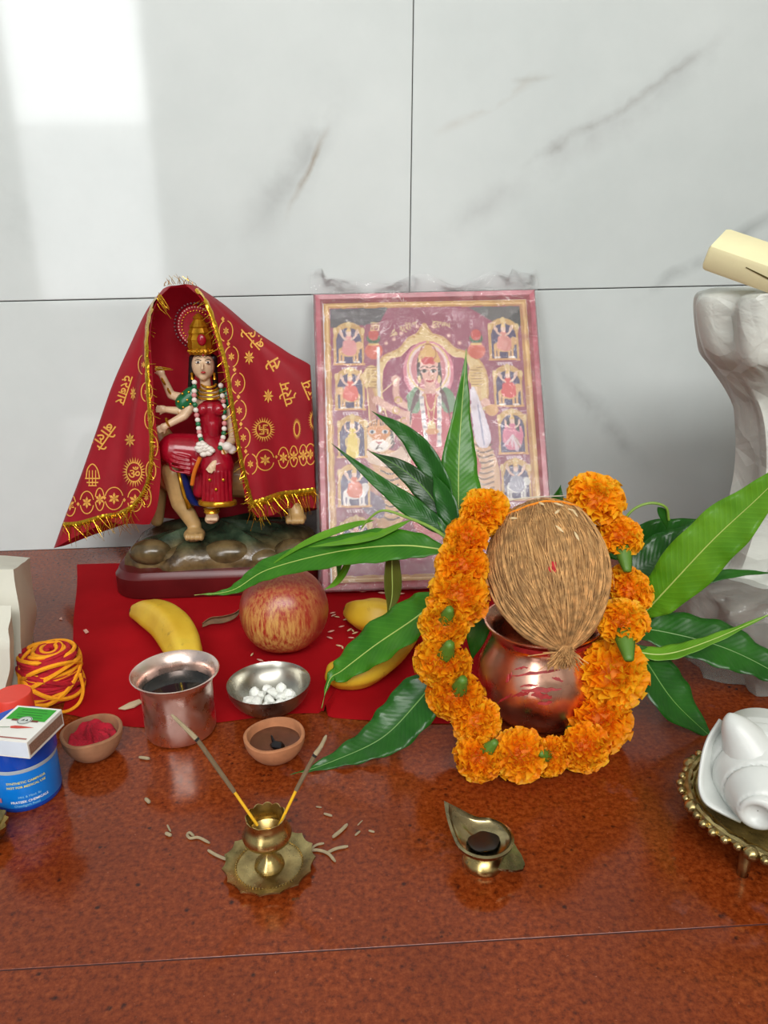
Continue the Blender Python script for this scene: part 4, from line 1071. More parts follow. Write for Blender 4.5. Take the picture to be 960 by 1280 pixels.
def leaf(parent, pts, wpx, face, mat='mid', rib=True, wav=0.05, fold=0.18, seed=0, roll=0.0, peak=0.42, name='leaf', tipexp=1.25):
    """pts: (px, py, y) along the midrib from stalk to tip; wpx: greatest half width in px; face: direction the blade faces"""
    r = random.Random(seed+int(pts[0][0])*7); P3 = [PY(*q_) for q_ in pts]; n = 40
    C = V3(cr(P3, n+1)); m = MB(); rows, uv = [], []
    cols = 8; w0 = wpx*mpp(P3[len(P3)//2]); ph = r.uniform(0, 6); ph2 = r.uniform(0, 6); face = Vector(face)
    L = sum((C[i+1]-C[i]).length for i in range(n)); fr = 2*math.pi*(L/0.020)
    ribp = []
    for i in range(n+1):
        u = i/n; T = (C[min(i+1, n)]-C[max(i-1, 0)]).normalized()
        N = face - T*face.dot(T); N = N.normalized() if N.length > 1e-5 else T.orthogonal()
        B = T.cross(N)
        if roll: a_ = roll*u; N, B = N*math.cos(a_)+B*math.sin(a_), B*math.cos(a_)-N*math.sin(a_)
        if u < peak: w = math.sin(math.pi/2*(u/peak))**0.75
        else: w = math.cos(math.pi/2*((u-peak)/(1-peak)))**tipexp
        w = w0*max(w, 0.012)*(1+0.04*math.sin(fr*0.5*u+ph2))
        row = []
        for j in range(cols+1):
            s_ = -1+2*j/cols; e = abs(s_)
            sd = ph if s_ < 0 else ph+2.1
            wave = wav*w0*1.6*e*e*math.sin(fr*u+sd)*(1 if 0.06 < u < 0.97 else 0.2)
            row.append(C[i]+B*(s_*w)+N*(fold*w*e+wave)); uv.append((u*L/0.12, s_*w/w0, 0))
        rows.append(row); ribp.append(C[i]+N*0.0002)
    o_ = m.grid(rows).build(name, ML[mat], parent)
    if len(o_.data.vertices) == len(uv):
        at_ = o_.data.attributes.new('leafuv', 'FLOAT_VECTOR', 'POINT'); at_.data.foreach_set('vector', np.array(uv, np.float32).ravel())
    mod(o_, 'SOLIDIFY', thickness=0.00035, offset=0)
    if rib: MB().tube(ribp, list(np.linspace(0.00075, 0.00018, n+1)), 6).build('midrib', M_RIB if mat in ('mid', 'light', 'brown') else M_RIBD, o_)
    return o_
mouth = Vector((pot_p.x, pot_p.y, RZ))
def sprig(name_loc, label): return thing('mango_sprig', name_loc, label, 'mango leaves', 'mango leaf sprigs in the copper pot')
S1 = sprig(mouth+Vector((-0.03, 0.01, -0.02)), 'mango leaf sprig fanning out in front of the framed picture')
TOC = (-0.1, -1, 0.25)
leaf(S1, [(572, 690, Yp+0.030), (573, 640, Yp+0.055), (574, 560, Yp+0.085), (583, 436, Yp+0.110)], 29, (0.05, -1, 0.15), 'mid', wav=0.03, peak=0.34)
leaf(S1, [(566, 660, Yp+0.04), (548, 600, Yp+0.065), (512, 547, Yp+0.085), (465, 514, Yp+0.105)], 15.5, (-0.6, -0.6, 0.6), 'dark', rib=False, seed=1)
leaf(S1, [(566, 668, Yp+0.04), (540, 622, Yp+0.06), (505, 588, Yp+0.075), (460, 563, Yp+0.09)], 15, (-0.5, -0.6, 0.55), 'deep', rib=True, seed=2)
leaf(S1, [(568, 672, Yp+0.035), (530, 645, Yp+0.05), (480, 608, Yp+0.07), (414, 554, Yp+0.095)], 12.5, (-0.7, -0.5, 0.7), 'dark', rib=False, seed=3)
leaf(S1, [(570, 665, Yp+0.037), (556, 625, Yp+0.05), (540, 590, Yp+0.065)], 14, (-0.5, -0.6, 0.5), 'dark', rib=False, seed=6)
S2 = sprig(mouth+Vector((-0.04, 0.0, -0.03)), 'mango leaf sprig with long leaf reaching over the apple and bananas')
leaf(S2, [(562, 688, Yp+0.030), (500, 682, Yp+0.045), (420, 690, Yp+0.065), (335, 712, Yp+0.085), (290, 738, Yp+0.090), (243, 744, Yp+0.095)], 21, (0.0, -0.75, 0.65), 'mid', wav=0.06, peak=0.28, seed=4, tipexp=1.6)
MB().tube(V3(cr([PY(566, 678, Yp+0.03), PY(540, 660, Yp+0.04), PY(512, 648, Yp+0.05), PY(480, 638, Yp+0.055), PY(462, 648, Yp+0.06), PY(452, 660, Yp+0.062)], 26)), list(np.linspace(0.0016, 0.0007, 26)), 8).build('stem', M_STEM, S2)
leaf(S2, [(514, 650, Yp+0.049), (475, 668, Yp+0.055), (430, 678, Yp+0.06), (385, 684, Yp+0.065)], 7.5, (0.0, -0.4, 0.9), 'light', rib=False, seed=5, wav=0.02)
leaf(S2, [(468, 650, Yp+0.058), (430, 660, Yp+0.07), (380, 680, Yp+0.078), (330, 712, Yp+0.088)], 5, (0.2, -0.7, 0.7), 'light', rib=False, seed=8, wav=0.02)
leaf(S2, [(490, 672, Yp+0.060), (490, 710, Yp+0.062), (490, 745, Yp+0.064), (484, 772, Yp+0.062)], 11, (0.1, -1, 0.0), 'brown', seed=7, wav=0.02, peak=0.45, fold=0.5)
leaf(S2, [(440, 690, Yp+0.08), (432, 710, Yp+0.085), (420, 728, Yp+0.088), (404, 738, Yp+0.09)], 5, (0.3, -0.9, 0.4), 'light', rib=False, seed=9, wav=0.02)
leaf(S2, [(424, 688, Yp+0.08), (424, 704, Yp+0.082), (422, 722, Yp+0.084)], 4, (0.0, -1, 0.0), 'mid', rib=False, seed=10, wav=0.02)
S3 = sprig(mouth+Vector((-0.05, -0.01, -0.03)), 'pair of dark mango leaves drooping over the banana and granite')
leaf(S3, [(556, 742, Yp-0.004), (520, 772, Yp+0.012), (470, 806, Yp+0.024), (428, 838, Yp+0.028), (412, 850, Yp+0.028), (402, 885, Yp+0.012)], 28, (-0.1, -0.6, 0.75), 'mid', wav=0.07, peak=0.27, seed=11, tipexp=2.1)
leaf(S3, [(556, 835, Yp-0.026), (520, 880, Yp-0.032), (478, 922, Yp-0.043), (420, 950, Yp-0.056), (345, 977, Yp-0.068)], 32, (0.1, -0.45, 0.85), 'dark', wav=0.06, peak=0.28, seed=12, tipexp=1.7)
leaf(S3, [(600, 760, Yp+0.02), (596, 790, Yp+0.016), (590, 826, Yp+0.012)], 15, (0, -1, 0.2), 'dark', rib=False, seed=13)
S4 = sprig(mouth+Vector((0.04, 0.01, -0.03)), 'mango leaf sprig spreading towards the plastic bags')
leaf(S4, [(800, 772, Yp+0.02), (830, 740, Yp+0.012), (890, 676, Yp-0.002), (950, 620, Yp-0.015), (1010, 560, Yp-0.03)], 33, (-0.25, -0.8, 0.55), 'light', wav=0.04, peak=0.45, seed=14)
leaf(S4, [(760, 745, Yp+0.04), (810, 705, Yp+0.05), (870, 672, Yp+0.055), (950, 610, Yp+0.06)], 27, (-0.3, -0.8, 0.5), 'dark', seed=15, rib=False)
leaf(S4, [(745, 690, Yp+0.06), (800, 680, Yp+0.075), (850, 665, Yp+0.085), (900, 650, Yp+0.09)], 24, (-0.2, -0.9, 0.4), 'dark', seed=16, rib=False)
leaf(S4, [(800, 760, Yp+0.03), (850, 735, Yp+0.03), (910, 718, Yp+0.03), (975, 716, Yp+0.03)], 9, (-0.1, -0.5, 0.8), 'dark', seed=17, rib=False)
leaf(S4, [(772, 782, Yp+0.02), (830, 790, Yp+0.015), (900, 808, Yp+0.0), (960, 836, Yp-0.015), (1010, 870, Yp-0.03)], 32, (0.1, -0.65, 0.75), 'dark', wav=0.05, peak=0.45, seed=18)
leaf(S4, [(780, 812, Yp-0.006), (830, 818, Yp-0.012), (890, 800, Yp-0.02), (975, 762, Yp-0.03)], 12, (0.0, -0.35, 0.95), 'light', wav=0.04, seed=19, peak=0.3)
leaf(S4, [(795, 806, Yp-0.004), (815, 838, Yp-0.016), (845, 880, Yp-0.03), (897, 929, Yp-0.042)], 33, (0.35, -0.75, 0.55), 'dark', wav=0.03, peak=0.5, seed=20)
leaf(S4, [(735, 775, Yp+0.03), (745, 800, Yp+0.02), (740, 830, Yp+0.01)], 20, (0, -1, 0.2), 'dark', rib=False, seed=22)
MB().tube(V3(cr([PY(770, 670, Yp+0.06), PY(788, 640, Yp+0.06), PY(812, 629, Yp+0.06), PY(832, 634, Yp+0.06), PY(836, 650, Yp+0.062)], 24)), 0.0012, 8).build('stem', M_STEM, S4)
leaf(S4, [(822, 634, Yp+0.062), (830, 645, Yp+0.063), (834, 662, Yp+0.064)], 6, (0, -1, 0.2), 'dark', rib=False, seed=23)
leaf(S4, [(700, 655, Yp+0.06), (696, 632, Yp+0.07), (701, 606, Yp+0.075)], 11, (0, -1, 0.2), 'dark', rib=False, seed=24)

# ================================================================== CLOTH, FRUIT, SMALL GOODS
# ---- red cloth spread on the granite, with a raised fold and a curled front edge
def red_cloth():
    t = NT('red_altar_cloth'); v = t.coord()
    w1 = t.n('ShaderNodeTexWave'); w1.inputs['Scale'].default_value = 900; t.l(v, w1.inputs['Vector'])
    t.l(t.ramp(t.noise(v, 12, 4), [(0.3, lin((152, 10, 18))), (0.7, lin((176, 16, 26)))]), t.b.inputs['Base Color'])
    t.set(Roughness=0.9); t.b.inputs['Specular IOR Level'].default_value = 0.1
    t.bump(w1.outputs['Fac'], 0.15, 0.0002); return t.m
M_RED = red_cloth()
ctl = [[PZ(96, 706), PZ(200, 704), PZ(320, 702), PZ(400, 700), PZ(470, 704), PZ(545, 706), PZ(620, 710)],
       [PZ(94, 760), PZ(200, 758), PZ(320, 756), PZ(402, 758), PZ(470, 760), PZ(545, 762), PZ(622, 764)],
       [PZ(90, 830), PZ(200, 832), PZ(320, 832), PZ(404, 832), PZ(470, 834), PZ(545, 836), PZ(624, 838)],
       [PZ(80, 893), PZ(170, 909), PZ(280, 903), PZ(392, 892), PZ(420, 898), PZ(480, 903), PZ(600, 905)]]
S = crs(ctl, 90, 150)
for i in range(90):
    for j in range(150):
        u, v_ = i/89, j/149
        z = 0.0006+0.0003*math.sin(u*9+v_*13)+0.0003*math.sin(v_*31-u*5)
        d = (v_-0.565)                                             # ridge running back to front beside the apple
        z += (0.0016*min(1, max(0, (u-0.3)/0.2))+0.0085*max(0, (u-0.86)/0.14)**1.6)*math.exp(-(d/0.014)**2)
        d2 = (v_-0.535); z += 0.003*max(0, (u-0.8)/0.2)*math.exp(-(d2/0.012)**2)
        S[i, j, 2] = z
        S[i, j, 1] += 0.0022*math.sin(v_*19)*max(0, u-0.9)*10*0.5
        S[i, j, 0] += 0.0012*math.sin(u*11) if v_ < 0.2 else 0
o = MB().grid([[Vector(p_) for p_ in r_] for r_ in S]).build('altar_cloth', M_RED, org=Vector(S[89, 70])*Vector((1, 1, 0)) if False else (S[45, 75, 0], S[45, 75, 1], 0))
tag(o, 'plain red cotton cloth spread under the fruit and figurine', 'cloth')

# ---- apple
p, s = vessel_at((358, 810), 0.0014)
Ra = 53.5*s; Ha = 1.14*(zat(722, p)-p.z)
ap = thing('apple', p, 'red and yellow streaked apple behind the small steel bowl', 'apple')
t = NT('apple_skin'); tc = t.n('ShaderNodeTexCoord')
sx = t.n('ShaderNodeVectorMath', operation='NORMALIZE'); 
sub = t.n('ShaderNodeVectorMath', operation='SUBTRACT'); sub.inputs[1].default_value = (0, 0, Ha*0.5); t.l(tc.outputs['Object'], sub.inputs[0]); t.l(sub.outputs[0], sx.inputs[0])
mp = t.n('ShaderNodeMapping'); mp.inputs['Scale'].default_value = (1, 1, 0.14); t.l(sx.outputs[0], mp.inputs['Vector'])
strk = t.noise(mp.outputs[0], 16, 6, 0.7); big = t.noise(tc.outputs['Object'], 22, 4); fine = t.noise(tc.outputs['Object'], 300, 2)
red = t.mix(t.ramp(strk, [(0.40, (0, 0, 0)), (0.62, (1, 1, 1))]), (*lin((206, 156, 84)), 1), (*lin((160, 40, 34)), 1))
side = t.n('ShaderNodeVectorMath', operation='DOT_PRODUCT'); side.inputs[1].default_value = Vector((-0.25, -0.9, -0.25)).normalized(); t.l(sx.outputs[0], side.inputs[0])
blush = t.ramp(side.outputs['Value'], [(0.50, (1, 1, 1)), (0.92, (0, 0, 0))])
bb = t.mix(0.75, blush, t.ramp(big, [(0.35, (0.2,)*3), (0.65, (0.9,)*3)]), 'MULTIPLY')
c = t.mix(bb, red, (*lin((158, 40, 38)), 1))
c = t.mix(t.ramp(fine, [(0.66, (0, 0, 0)), (0.76, (0.4,)*3)]), c, (*lin((214, 170, 130)), 1))
t.l(c, t.b.inputs['Base Color']); t.set(Roughness=0.32)
prof = []
for k in range(25):
    th = math.pi*k/24
    r = Ra*math.sin(th)**0.92*(1.0+0.05*math.cos(th)) ; z = Ha*0.5-Ha*0.5*math.cos(th)*0.98
    prof.append((max(r, 0.0), z))
prof = [(r, z-0.0) for r, z in prof]
top = prof[-1][1]
prof2 = [(0, 0.004), (Ra*0.2, 0.001)]+[q_ for q_ in prof if q_[0] > Ra*0.34 or q_[1] < Ha*0.5 and q_[0] > Ra*0.3]+[(Ra*0.24, top-0.0015), (Ra*0.12, top-0.006), (0.0008, top-0.010)]
MB().lathe(p, prof2, 48, wave=lambda a, i, r, z: (r*(1+0.018*math.sin(5*a)*(1 if z < Ha*0.5 else 0.6)+0.02*math.sin(2*a+1)), z)).build('fruit', t.m, ap)
MB().tube([p+Vector((0, 0, top-0.010)), p+Vector((0.001, 0, top-0.003)), p+Vector((0.003, -0.001, top+0.001))], [0.0011, 0.0010, 0.0014], 7).build('stalk', plain('brown_stalk', (84, 64, 40), 0.8), ap)

# ---- bananas
def banana_mat():
    t = NT('banana_skin'); v = t.coord()
    c = t.ramp(t.noise(v, 18, 4), [(0.3, lin((206, 160, 26))), (0.65, lin((232, 196, 58)))])
    c = t.mix(t.ramp(t.noise(v, 60, 4, 0.65), [(0.62, (0, 0, 0)), (0.74, (0.6,)*3)]), c, (*lin((120, 82, 26)), 1))
    c = t.mix(t.ramp(t.noise(v, 34, 2), [(0.55, (0, 0, 0)), (0.75, (0.35,)*3)]), c, (*lin((176, 170, 60)), 1))
    t.l(c, t.b.inputs['Base Color']); t.set(Roughness=0.45); t.bump(t.noise(v, 70, 3), 0.12, 0.001); return t.m
M_BAN = banana_mat(); M_BTIP = plain('dark_banana_end', (70, 52, 28), 0.8)
def banana(pts, rads, label, tip_at=1, z0=0.0016):
    P3 = [PZ(x, y, z0+r_*mpp(PZ(x, y))) for (x, y), r_ in zip(pts, rads)]
    n = 30; C = V3(cr(P3, n)); R_ = cr([(r_*mpp(q_),)*3 for r_, q_ in zip(rads, P3)], n)[:, 0]
    b = thing('banana', Vector((C[n//2].x, C[n//2].y, z0)), label, 'banana', 'bananas on the red cloth')
    rows = []
    for i in range(n):
        T = (C[min(i+1, n-1)]-C[max(i-1, 0)]).normalized(); B = T.cross(Vector((0, 0, 1))).normalized(); N = B.cross(T)
        rows.append([])
        for k in range(30):
            a = 2*math.pi*k/30; rr = R_[i]*(1+0.055*math.cos(5*a+0.6)-0.02)
            rows[-1].append(C[i]+(B*math.cos(a)+N*math.sin(a))*rr)
    m = MB(); m.grid(rows, closed_v=True); m.f.append(tuple(range(30))); m.mi.append(0); m.f.append(tuple((n-1)*30+k for k in range(30))); m.mi.append(0)
    m.build('fruit', M_BAN, b)
    e = 0 if tip_at == 0 else n-1; T = (C[e]-C[e+1 if e == 0 else e-1]).normalized()
    MB().tube([C[e]-T*0.001, C[e]+T*0.0025, C[e]+T*0.005], [R_[e]*1.0, R_[e]*0.9, R_[e]*0.5], 12).build('blossom_end', M_BTIP, b)
banana([(172, 765), (190, 768), (212, 782), (228, 806), (236, 838), (236, 850)], [11, 20, 24, 24, 18, 8], 'yellow banana behind the copper tumbler', 0)
banana([(440, 764), (454, 768), (474, 770), (498, 776), (512, 780)], [12, 20, 22, 16, 6], 'spotted yellow banana half hidden behind another banana', 0)
banana([(416, 844), (426, 842), (452, 834), (480, 816), (506, 796), (518, 788)], [10, 20, 26, 25, 16, 6], 'ripe yellow banana beneath a drooping mango leaf', 0)

# ---- dry folded leaf beside the apple
d3 = [PZ(252, 782, 0.006), PZ(262, 776, 0.010), PZ(280, 774, 0.010), PZ(296, 768, 0.012), PZ(306, 752, 0.022), PZ(313, 738, 0.034)]
C = cr(d3, 40); rows = []
for i, q_ in enumerate(C):
    u = i/39; w = 0.0085*math.sin(math.pi*min(1, u*1.15+0.12))**0.6
    rows.append([Vector(q_)+Vector((0.001*math.sin(u*9), 0.002+0.004*math.sin(k/6*math.pi), 0))+Vector((0, 0, 1))*(w*(k/6-0.62)) for k in range(7)])
for r_ in rows:
    for q_ in r_: q_.z = max(q_.z, 0.0022)
o = MB().grid(rows).build('dry_leaf', plain('dry_brown_leaf', (126, 96, 66), 0.7, var=0.35, vscale=120, bump=0.3), org=Vector((d3[2].x, d3[2].y, 0.002)))
mod(o, 'SOLIDIFY', thickness=0.0006); tag(o, 'curled dry brown leaf lying against the apple', 'dry leaf')

# ---- scattered rice and flakes
rs = random.Random(13)
for (x, y) in ((417, 769), (421, 771), (433, 774), (427, 783), (437, 787), (441, 788), (414, 789), (412, 797), (439, 797), (424, 807), (428, 809), (315, 818), (325, 825), (404, 763), (416, 766), (444, 791), (272, 741)):
    grain(PZ(x, y, 0.0022), rs.uniform(0, 3.1), 'rice grain scattered on the red cloth between the apple and bananas', 'rice grains on the red cloth', GM if rs.random() < 0.5 else GM2, rs.uniform(0.9, 1.15))
for (x, y) in ((453, 739), (478, 741), (500, 742), (526, 743)):
    grain(PZ(x, y, 0.0022), rs.uniform(-0.4, 0.4), 'rice grain on the red cloth along the foot of the frame', 'rice grains along the picture frame', GM2, 1.5)
def flake(pts, label, mat=M_ASH, group=None, thick=0.0008, z=0.0018):
    V = [PZ(x, y, z) for x, y in pts]; n = len(V); m = MB()
    m.add([q_+Vector((0, 0, thick*(0.6+0.5*math.sin(k*2)))) for k, q_ in enumerate(V)]+[q_-Vector((0, 0, 0.0003)) for q_ in V], [tuple(range(n)), tuple(range(n, 2*n))[::-1]]+[(k, (k+1) % n, n+(k+1) % n, n+k) for k in range(n)])
    c_ = sum(V, Vector())/n; o = m.build('flake', mat, org=Vector((c_.x, c_.y, 0)), smooth=False); tag(o, label, 'flake', group)
flake([(148, 886), (162, 879), (174, 874), (178, 878), (168, 884), (156, 887)], 'pale dried petal on the red cloth beside the copper tumbler', plain('pale_dry_petal', (206, 184, 150), 0.8))
flake([(104, 788), (108, 787), (111, 790), (107, 792)], 'tiny white crumb on the red cloth near the thread spool', M_RICE2)
for (x, y) in ((44, 764), (76, 774)): flake([(x-2, y), (x+1, y-2), (x+2, y+1)], 'tiny pale crumb on bare granite behind the thread spool', M_RICE2, 'crumbs on the granite behind the spool', z=0.0008)

# ---- spool of red and yellow sacred thread
p, s = vessel_at((68, 866), 0.0)
Rs = 34*s; Hs = zat(815, p)-p.z
sp = thing('thread_spool', p, 'fat roll of red and yellow sacred cotton thread', 'thread spool')
M_TRED = plain('red_cotton_thread', (176, 14, 34), 0.85, var=0.2, vscale=200, bump=0.5, bscale=900)
M_TYEL = plain('yellow_cotton_thread', (246, 160, 14), 0.85, var=0.15, vscale=200, bump=0.5, bscale=900)
MB().lathe(p, [(0, 0.0), (Rs*0.88, 0.0), (Rs*0.93, Hs*0.1), (Rs*0.93, Hs*0.5), (Rs*0.93, Hs*0.9), (Rs*0.82, Hs*1.02), (Rs*0.5, Hs*1.05), (0, Hs*1.03)], 40).build('core', M_TRED, sp)
rs = random.Random(31)
def wind(phi0, z0, z1, turns, lift, mat, r=0.0013, flat=1.0):
    n = int(50*turns)+2; pts = []
    for k in range(n):
        u = k/(n-1); a = phi0+2*math.pi*turns*u
        z = z0+(z1-z0)*(0.5-0.5*math.cos(u*math.pi*2)); rr = Rs*0.94+lift
        pts.append(p+Vector((rr*math.cos(a), rr*math.sin(a), max(z, 0.0022))))
    return pts
for k in range(22):
    z = Hs*(0.05+0.9*k/21); yel = k in (4, 9, 15, 16)
    tilt = rs.uniform(-0.2, 0.2)*Hs; ph = rs.uniform(0, 6)
    pts = [p+Vector(((Rs*0.93+0.0008)*math.cos(a), (Rs*0.93+0.0008)*math.sin(a), min(max(z+tilt*math.sin(a+ph), 0.002), Hs*0.97))) for a in np.linspace(0, 2*math.pi, 41)]
    MB().tube(pts, 0.0021 if not yel else 0.0022, 6).build('thread_winding', M_TYEL if yel else M_TRED, sp)
for k, (ph, ti) in enumerate(((0.3, 0.55), (1.9, 0.45), (2.6, 0.6), (4.0, 0.4), (5.1, 0.5))):
    pts = [p+Vector(((Rs*0.955+0.0022)*math.cos(a), (Rs*0.955+0.0022)*math.sin(a), min(max(Hs*(0.48+ti*0.8*math.sin(a+ph)), 0.003), Hs*0.98))) for a in np.linspace(0, 2*math.pi, 49)]
    MB().tube(pts, 0.0020, 6).build('thread_winding', M_TYEL if k != 3 else M_TRED, sp)
for k in range(7):                                                 # spiral on top
    r0 = Rs*(0.16+0.12*k); a0 = rs.uniform(0, 6)
    pts = [p+Vector((r0*(1+0.08*math.sin(2*a+k))*math.cos(a+a0)+0.002*math.sin(k), r0*math.sin(a+a0), Hs*1.03+0.0016-0.004*(r0/Rs)**3+0.0010*math.sin(a*1.5))) for a in np.linspace(0, 5.4, 40)]
    MB().tube(pts, [0.0003]+[0.0019]*38+[0.0003], 6).build('thread_winding', M_TYEL if k in (1, 3, 4, 6) else M_TRED, sp)
lp = [PY(38, 812, p.y-0.012), PY(27, 826, p.y-0.015), PY(24, 850, p.y-0.018), PY(27, 868, p.y-0.02)]
MB().tube(V3(cr(lp, 20)), 0.0015, 6).build('loose_loop', M_TYEL, sp)
MB().tube(V3(cr([PY(100, 842, p.y-0.018), PY(104, 862, p.y-0.02), PY(98, 880, p.y-0.028), PY(80, 890, p.y-0.036), PY(55, 886, p.y-0.036)], 24)), 0.0015, 6).build('loose_loop', M_TYEL, sp)

# ---- blue camphor jar with matchbox on its lid
p, s = vessel_at((36, 990))
Rj = 40.5*s
zl0, zl1 = zat(938, p)-p.z, zat(905, p)-p.z                        # lid from .. to
jar = thing('camphor_jar', p, 'blue plastic camphor jar with printed label under the matchbox', 'jar')
M_BLUE = plain('blue_plastic', (8, 70, 178), 0.25, var=0.06)
M_LBL = plain('sky_blue_label', (10, 120, 214), 0.3, var=0.05)
MB().lathe(p, [(0, 0.0), (Rj*0.93, 0.0), (Rj*0.97, 0.0015), (Rj*0.975, 0.004), (Rj*0.975, zl0)], 64).build('body', M_BLUE, jar)
lb = MB().lathe(p, [(Rj*0.98, 0.004), (Rj*0.985, 0.0045), (Rj*0.985, zl0-0.003), (Rj*0.98, zl0-0.0025)], 64, cap=False).build('label', M_LBL, jar)
MB().lathe(p, [(Rj*0.988, zl0-0.0035), (Rj*0.992, zl0-0.003), (Rj*0.992, zl0-0.001), (Rj*0.98, zl0-0.0008)], 64, cap=False).build('label_edge', plain('silver_edge', (170, 180, 190), 0.35), lb)
lid = MB().lathe(p, [(Rj*0.98, zl0), (Rj*1.03, zl0+0.0005), (Rj*1.035, zl0+0.002), (Rj*1.03, zl1-0.0015), (Rj*1.0, zl1), (0, zl1)], 64).build('lid', M_BLUE, jar)
jc = p
def on_jar(V, x0, z0, size):
    out = []
    for (x, y) in V:
        a = -math.pi/2 + (x0+x*size)/(Rj*0.985); out.append(jc+Vector(((Rj*0.985+0.0003)*math.cos(a), (Rj*0.985+0.0003)*math.sin(a), z0+y*size)))
    return out
def jar_text(txt, x0, z0, size, mat, bold=0.02):
    Vt, Ft = text2d(txt, bold); MB().add(on_jar(Vt, x0, z0, size), Ft).build('lettering', mat, lb, smooth=False)
M_WH = plain('white_ink', (236, 244, 248), 0.4); M_YE = plain('pale_yellow_ink', (230, 224, 120), 0.4); M_LC = plain('pale_cyan_ink', (150, 214, 246), 0.4)
zz = zl0; wj = Rj
jar_text('SYNTHETIC CAMPHOR', 0.0105, zz-0.0105, 0.0025, M_YE); jar_text('NOT FOR MEDICAL USE', 0.0102, zz-0.0140, 0.0024, M_YE)
jar_text('Mfd. & Mktd. By', 0.0112, zz-0.0225, 0.0023, M_LC, 0.0); jar_text('PRATEEK CHEMICALS', 0.0108, zz-0.0260, 0.0026, M_WH); jar_text('Chandigarh Road', 0.0085, zz-0.0292, 0.0024, M_LC, 0.0)
# small dark picture panel at the label's edge
rows = [[jc+Vector(((Rj*0.985+0.0003)*math.cos(a), (Rj*0.985+0.0003)*math.sin(a), z)) for a in np.linspace(-math.pi/2-0.95, -math.pi/2-0.42, 10)] for z in np.linspace(0.010, zz-0.005, 6)]
MB().grid(rows).build('label_picture', plain('dark_label_picture', (58, 60, 34), 0.4, var=0.8, vscale=260), lb)
rows = [[jc+Vector(((Rj*0.985+0.0005)*math.cos(a), (Rj*0.985+0.0005)*math.sin(a), z+0.003*(a+2.2))) for a in np.linspace(-math.pi/2-0.95, -math.pi/2-0.36, 10)] for z in (0.008, 0.0115)]
MB().grid(rows).build('label_ribbon', plain('pink_label_ribbon', (206, 120, 140), 0.4, var=0.2, vscale=300), lb)

# matchbox
zt = p.z+zl1; hb = 0.0125
c1, c2, c3 = PZ(77, 887, zt+hb), PZ(49, 930, zt+hb), PZ(22, 882, zt+hb)
ex = (c1-c3); ex.z = 0; wid = ex.length; ex.normalize(); ey = Vector((-ex.y, ex.x, 0))
dep = abs((c2-c1).dot(ey)); c0 = c1-ey*(dep/2)-ex*(wid/2)
MX = Matrix((ex, ey, Vector((0, 0, 1)))).transposed(); cen_ = Vector((c0.x, c0.y, zt+hb/2+0.0002))
mbx = thing('matchbox', cen_-Vector((0, 0, hb/2)), 'white and green matchbox lying on the blue jar', 'matchbox')
M_CARD = plain('white_card', (232, 230, 224), 0.6, var=0.04)
def mb_box(name, c_, size, mat, bev=0.0003, par=None): return MB().box(cen_+MX @ Vector(c_), size, MX, bev).build(name, mat, par or mbx, smooth=False)
slv = MB(); T_ = 0.0006
for (c_, sz) in (((0, 0, hb/2-T_/2), (wid, dep, T_)), ((0, 0, -hb/2+T_/2), (wid, dep, T_)), ((wid/2-T_/2, 0, 0), (T_, dep, hb-2*T_)), ((-wid/2+T_/2, 0, 0), (T_, dep, hb-2*T_))):
    slv.box(cen_+MX @ Vector(c_), sz, MX, 0.0001)
sleeve = slv.build('sleeve', M_CARD, mbx, smooth=False)
mb_box('drawer', (0, 0, 0), (wid-2.4*T_, dep-0.0004, hb-2.4*T_), plain('pale_blue_white_card', (214, 224, 236), 0.6, var=0.05))
mb_box('striker', (wid/2+0.0001, 0.0, -0.0003), (0.0003, dep*0.94, hb*0.62), plain('brown_striker', (140, 104, 86), 0.9, var=0.25, vscale=900), 0.0)
zt_ = hb/2+0.0002
def onbox(V, name, mat, lift=0.0): MB().add([cen_+MX @ Vector((x*wid, y*dep, zt_+lift)) for x, y in V], [tuple(range(len(V)))]).build(name, mat, sleeve, smooth=False)
onbox([(-0.43, 0.08), (0.43, 0.08), (0.43, 0.45), (-0.43, 0.45)], 'green_panel', plain('green_ink', (38, 160, 24), 0.5, var=0.05))
onbox([(-0.43, -0.44), (0.43, -0.44), (0.43, -0.405), (-0.43, -0.405)], 'red_stripe', plain('dull_red_ink', (160, 92, 84), 0.5))
onbox([(-0.28, 0.045), (0.30, 0.045), (0.30, 0.10), (-0.28, 0.10)], 'ribbon', plain('maroon_ink', (112, 50, 30), 0.5), 0.0001)
onbox([(0.12*math.cos(a)*1.25+0.0, 0.075+0.12*math.sin(a)) for a in np.linspace(0, 2*math.pi, 25)[:-1]], 'emblem', plain('grey_white_ink', (200, 204, 200), 0.5), 0.0002)
for r0, r1 in ((0.10, 0.112),):
    rows = [[cen_+MX @ Vector((r_*math.cos(a)*1.25*wid, (0.075+r_*math.sin(a))*dep, zt_+0.0003)) for a in np.linspace(0, 2*math.pi, 29)] for r_ in (r0, r1)]
    MB().grid(rows).build('emblem_ring', plain('dark_grey_ink', (90, 96, 90), 0.5), sleeve)
onbox([(-0.075, 0.05), (-0.02, 0.11), (0.0, 0.06)], 'emblem_mark', plain('dark_ink', (60, 66, 60), 0.5), 0.0004); onbox([(0.02, 0.06), (0.05, 0.11), (0.085, 0.05)], 'emblem_mark', plain('dark_ink', (60, 66, 60), 0.5), 0.0004)
onbox([(-0.16, -0.12), (-0.08, -0.09), (0.05, -0.085), (0.34, -0.10), (0.20, -0.13), (0.02, -0.165), (-0.12, -0.17)], 'chilli_print', plain('red_ink', (206, 60, 44), 0.5), 0.0001)
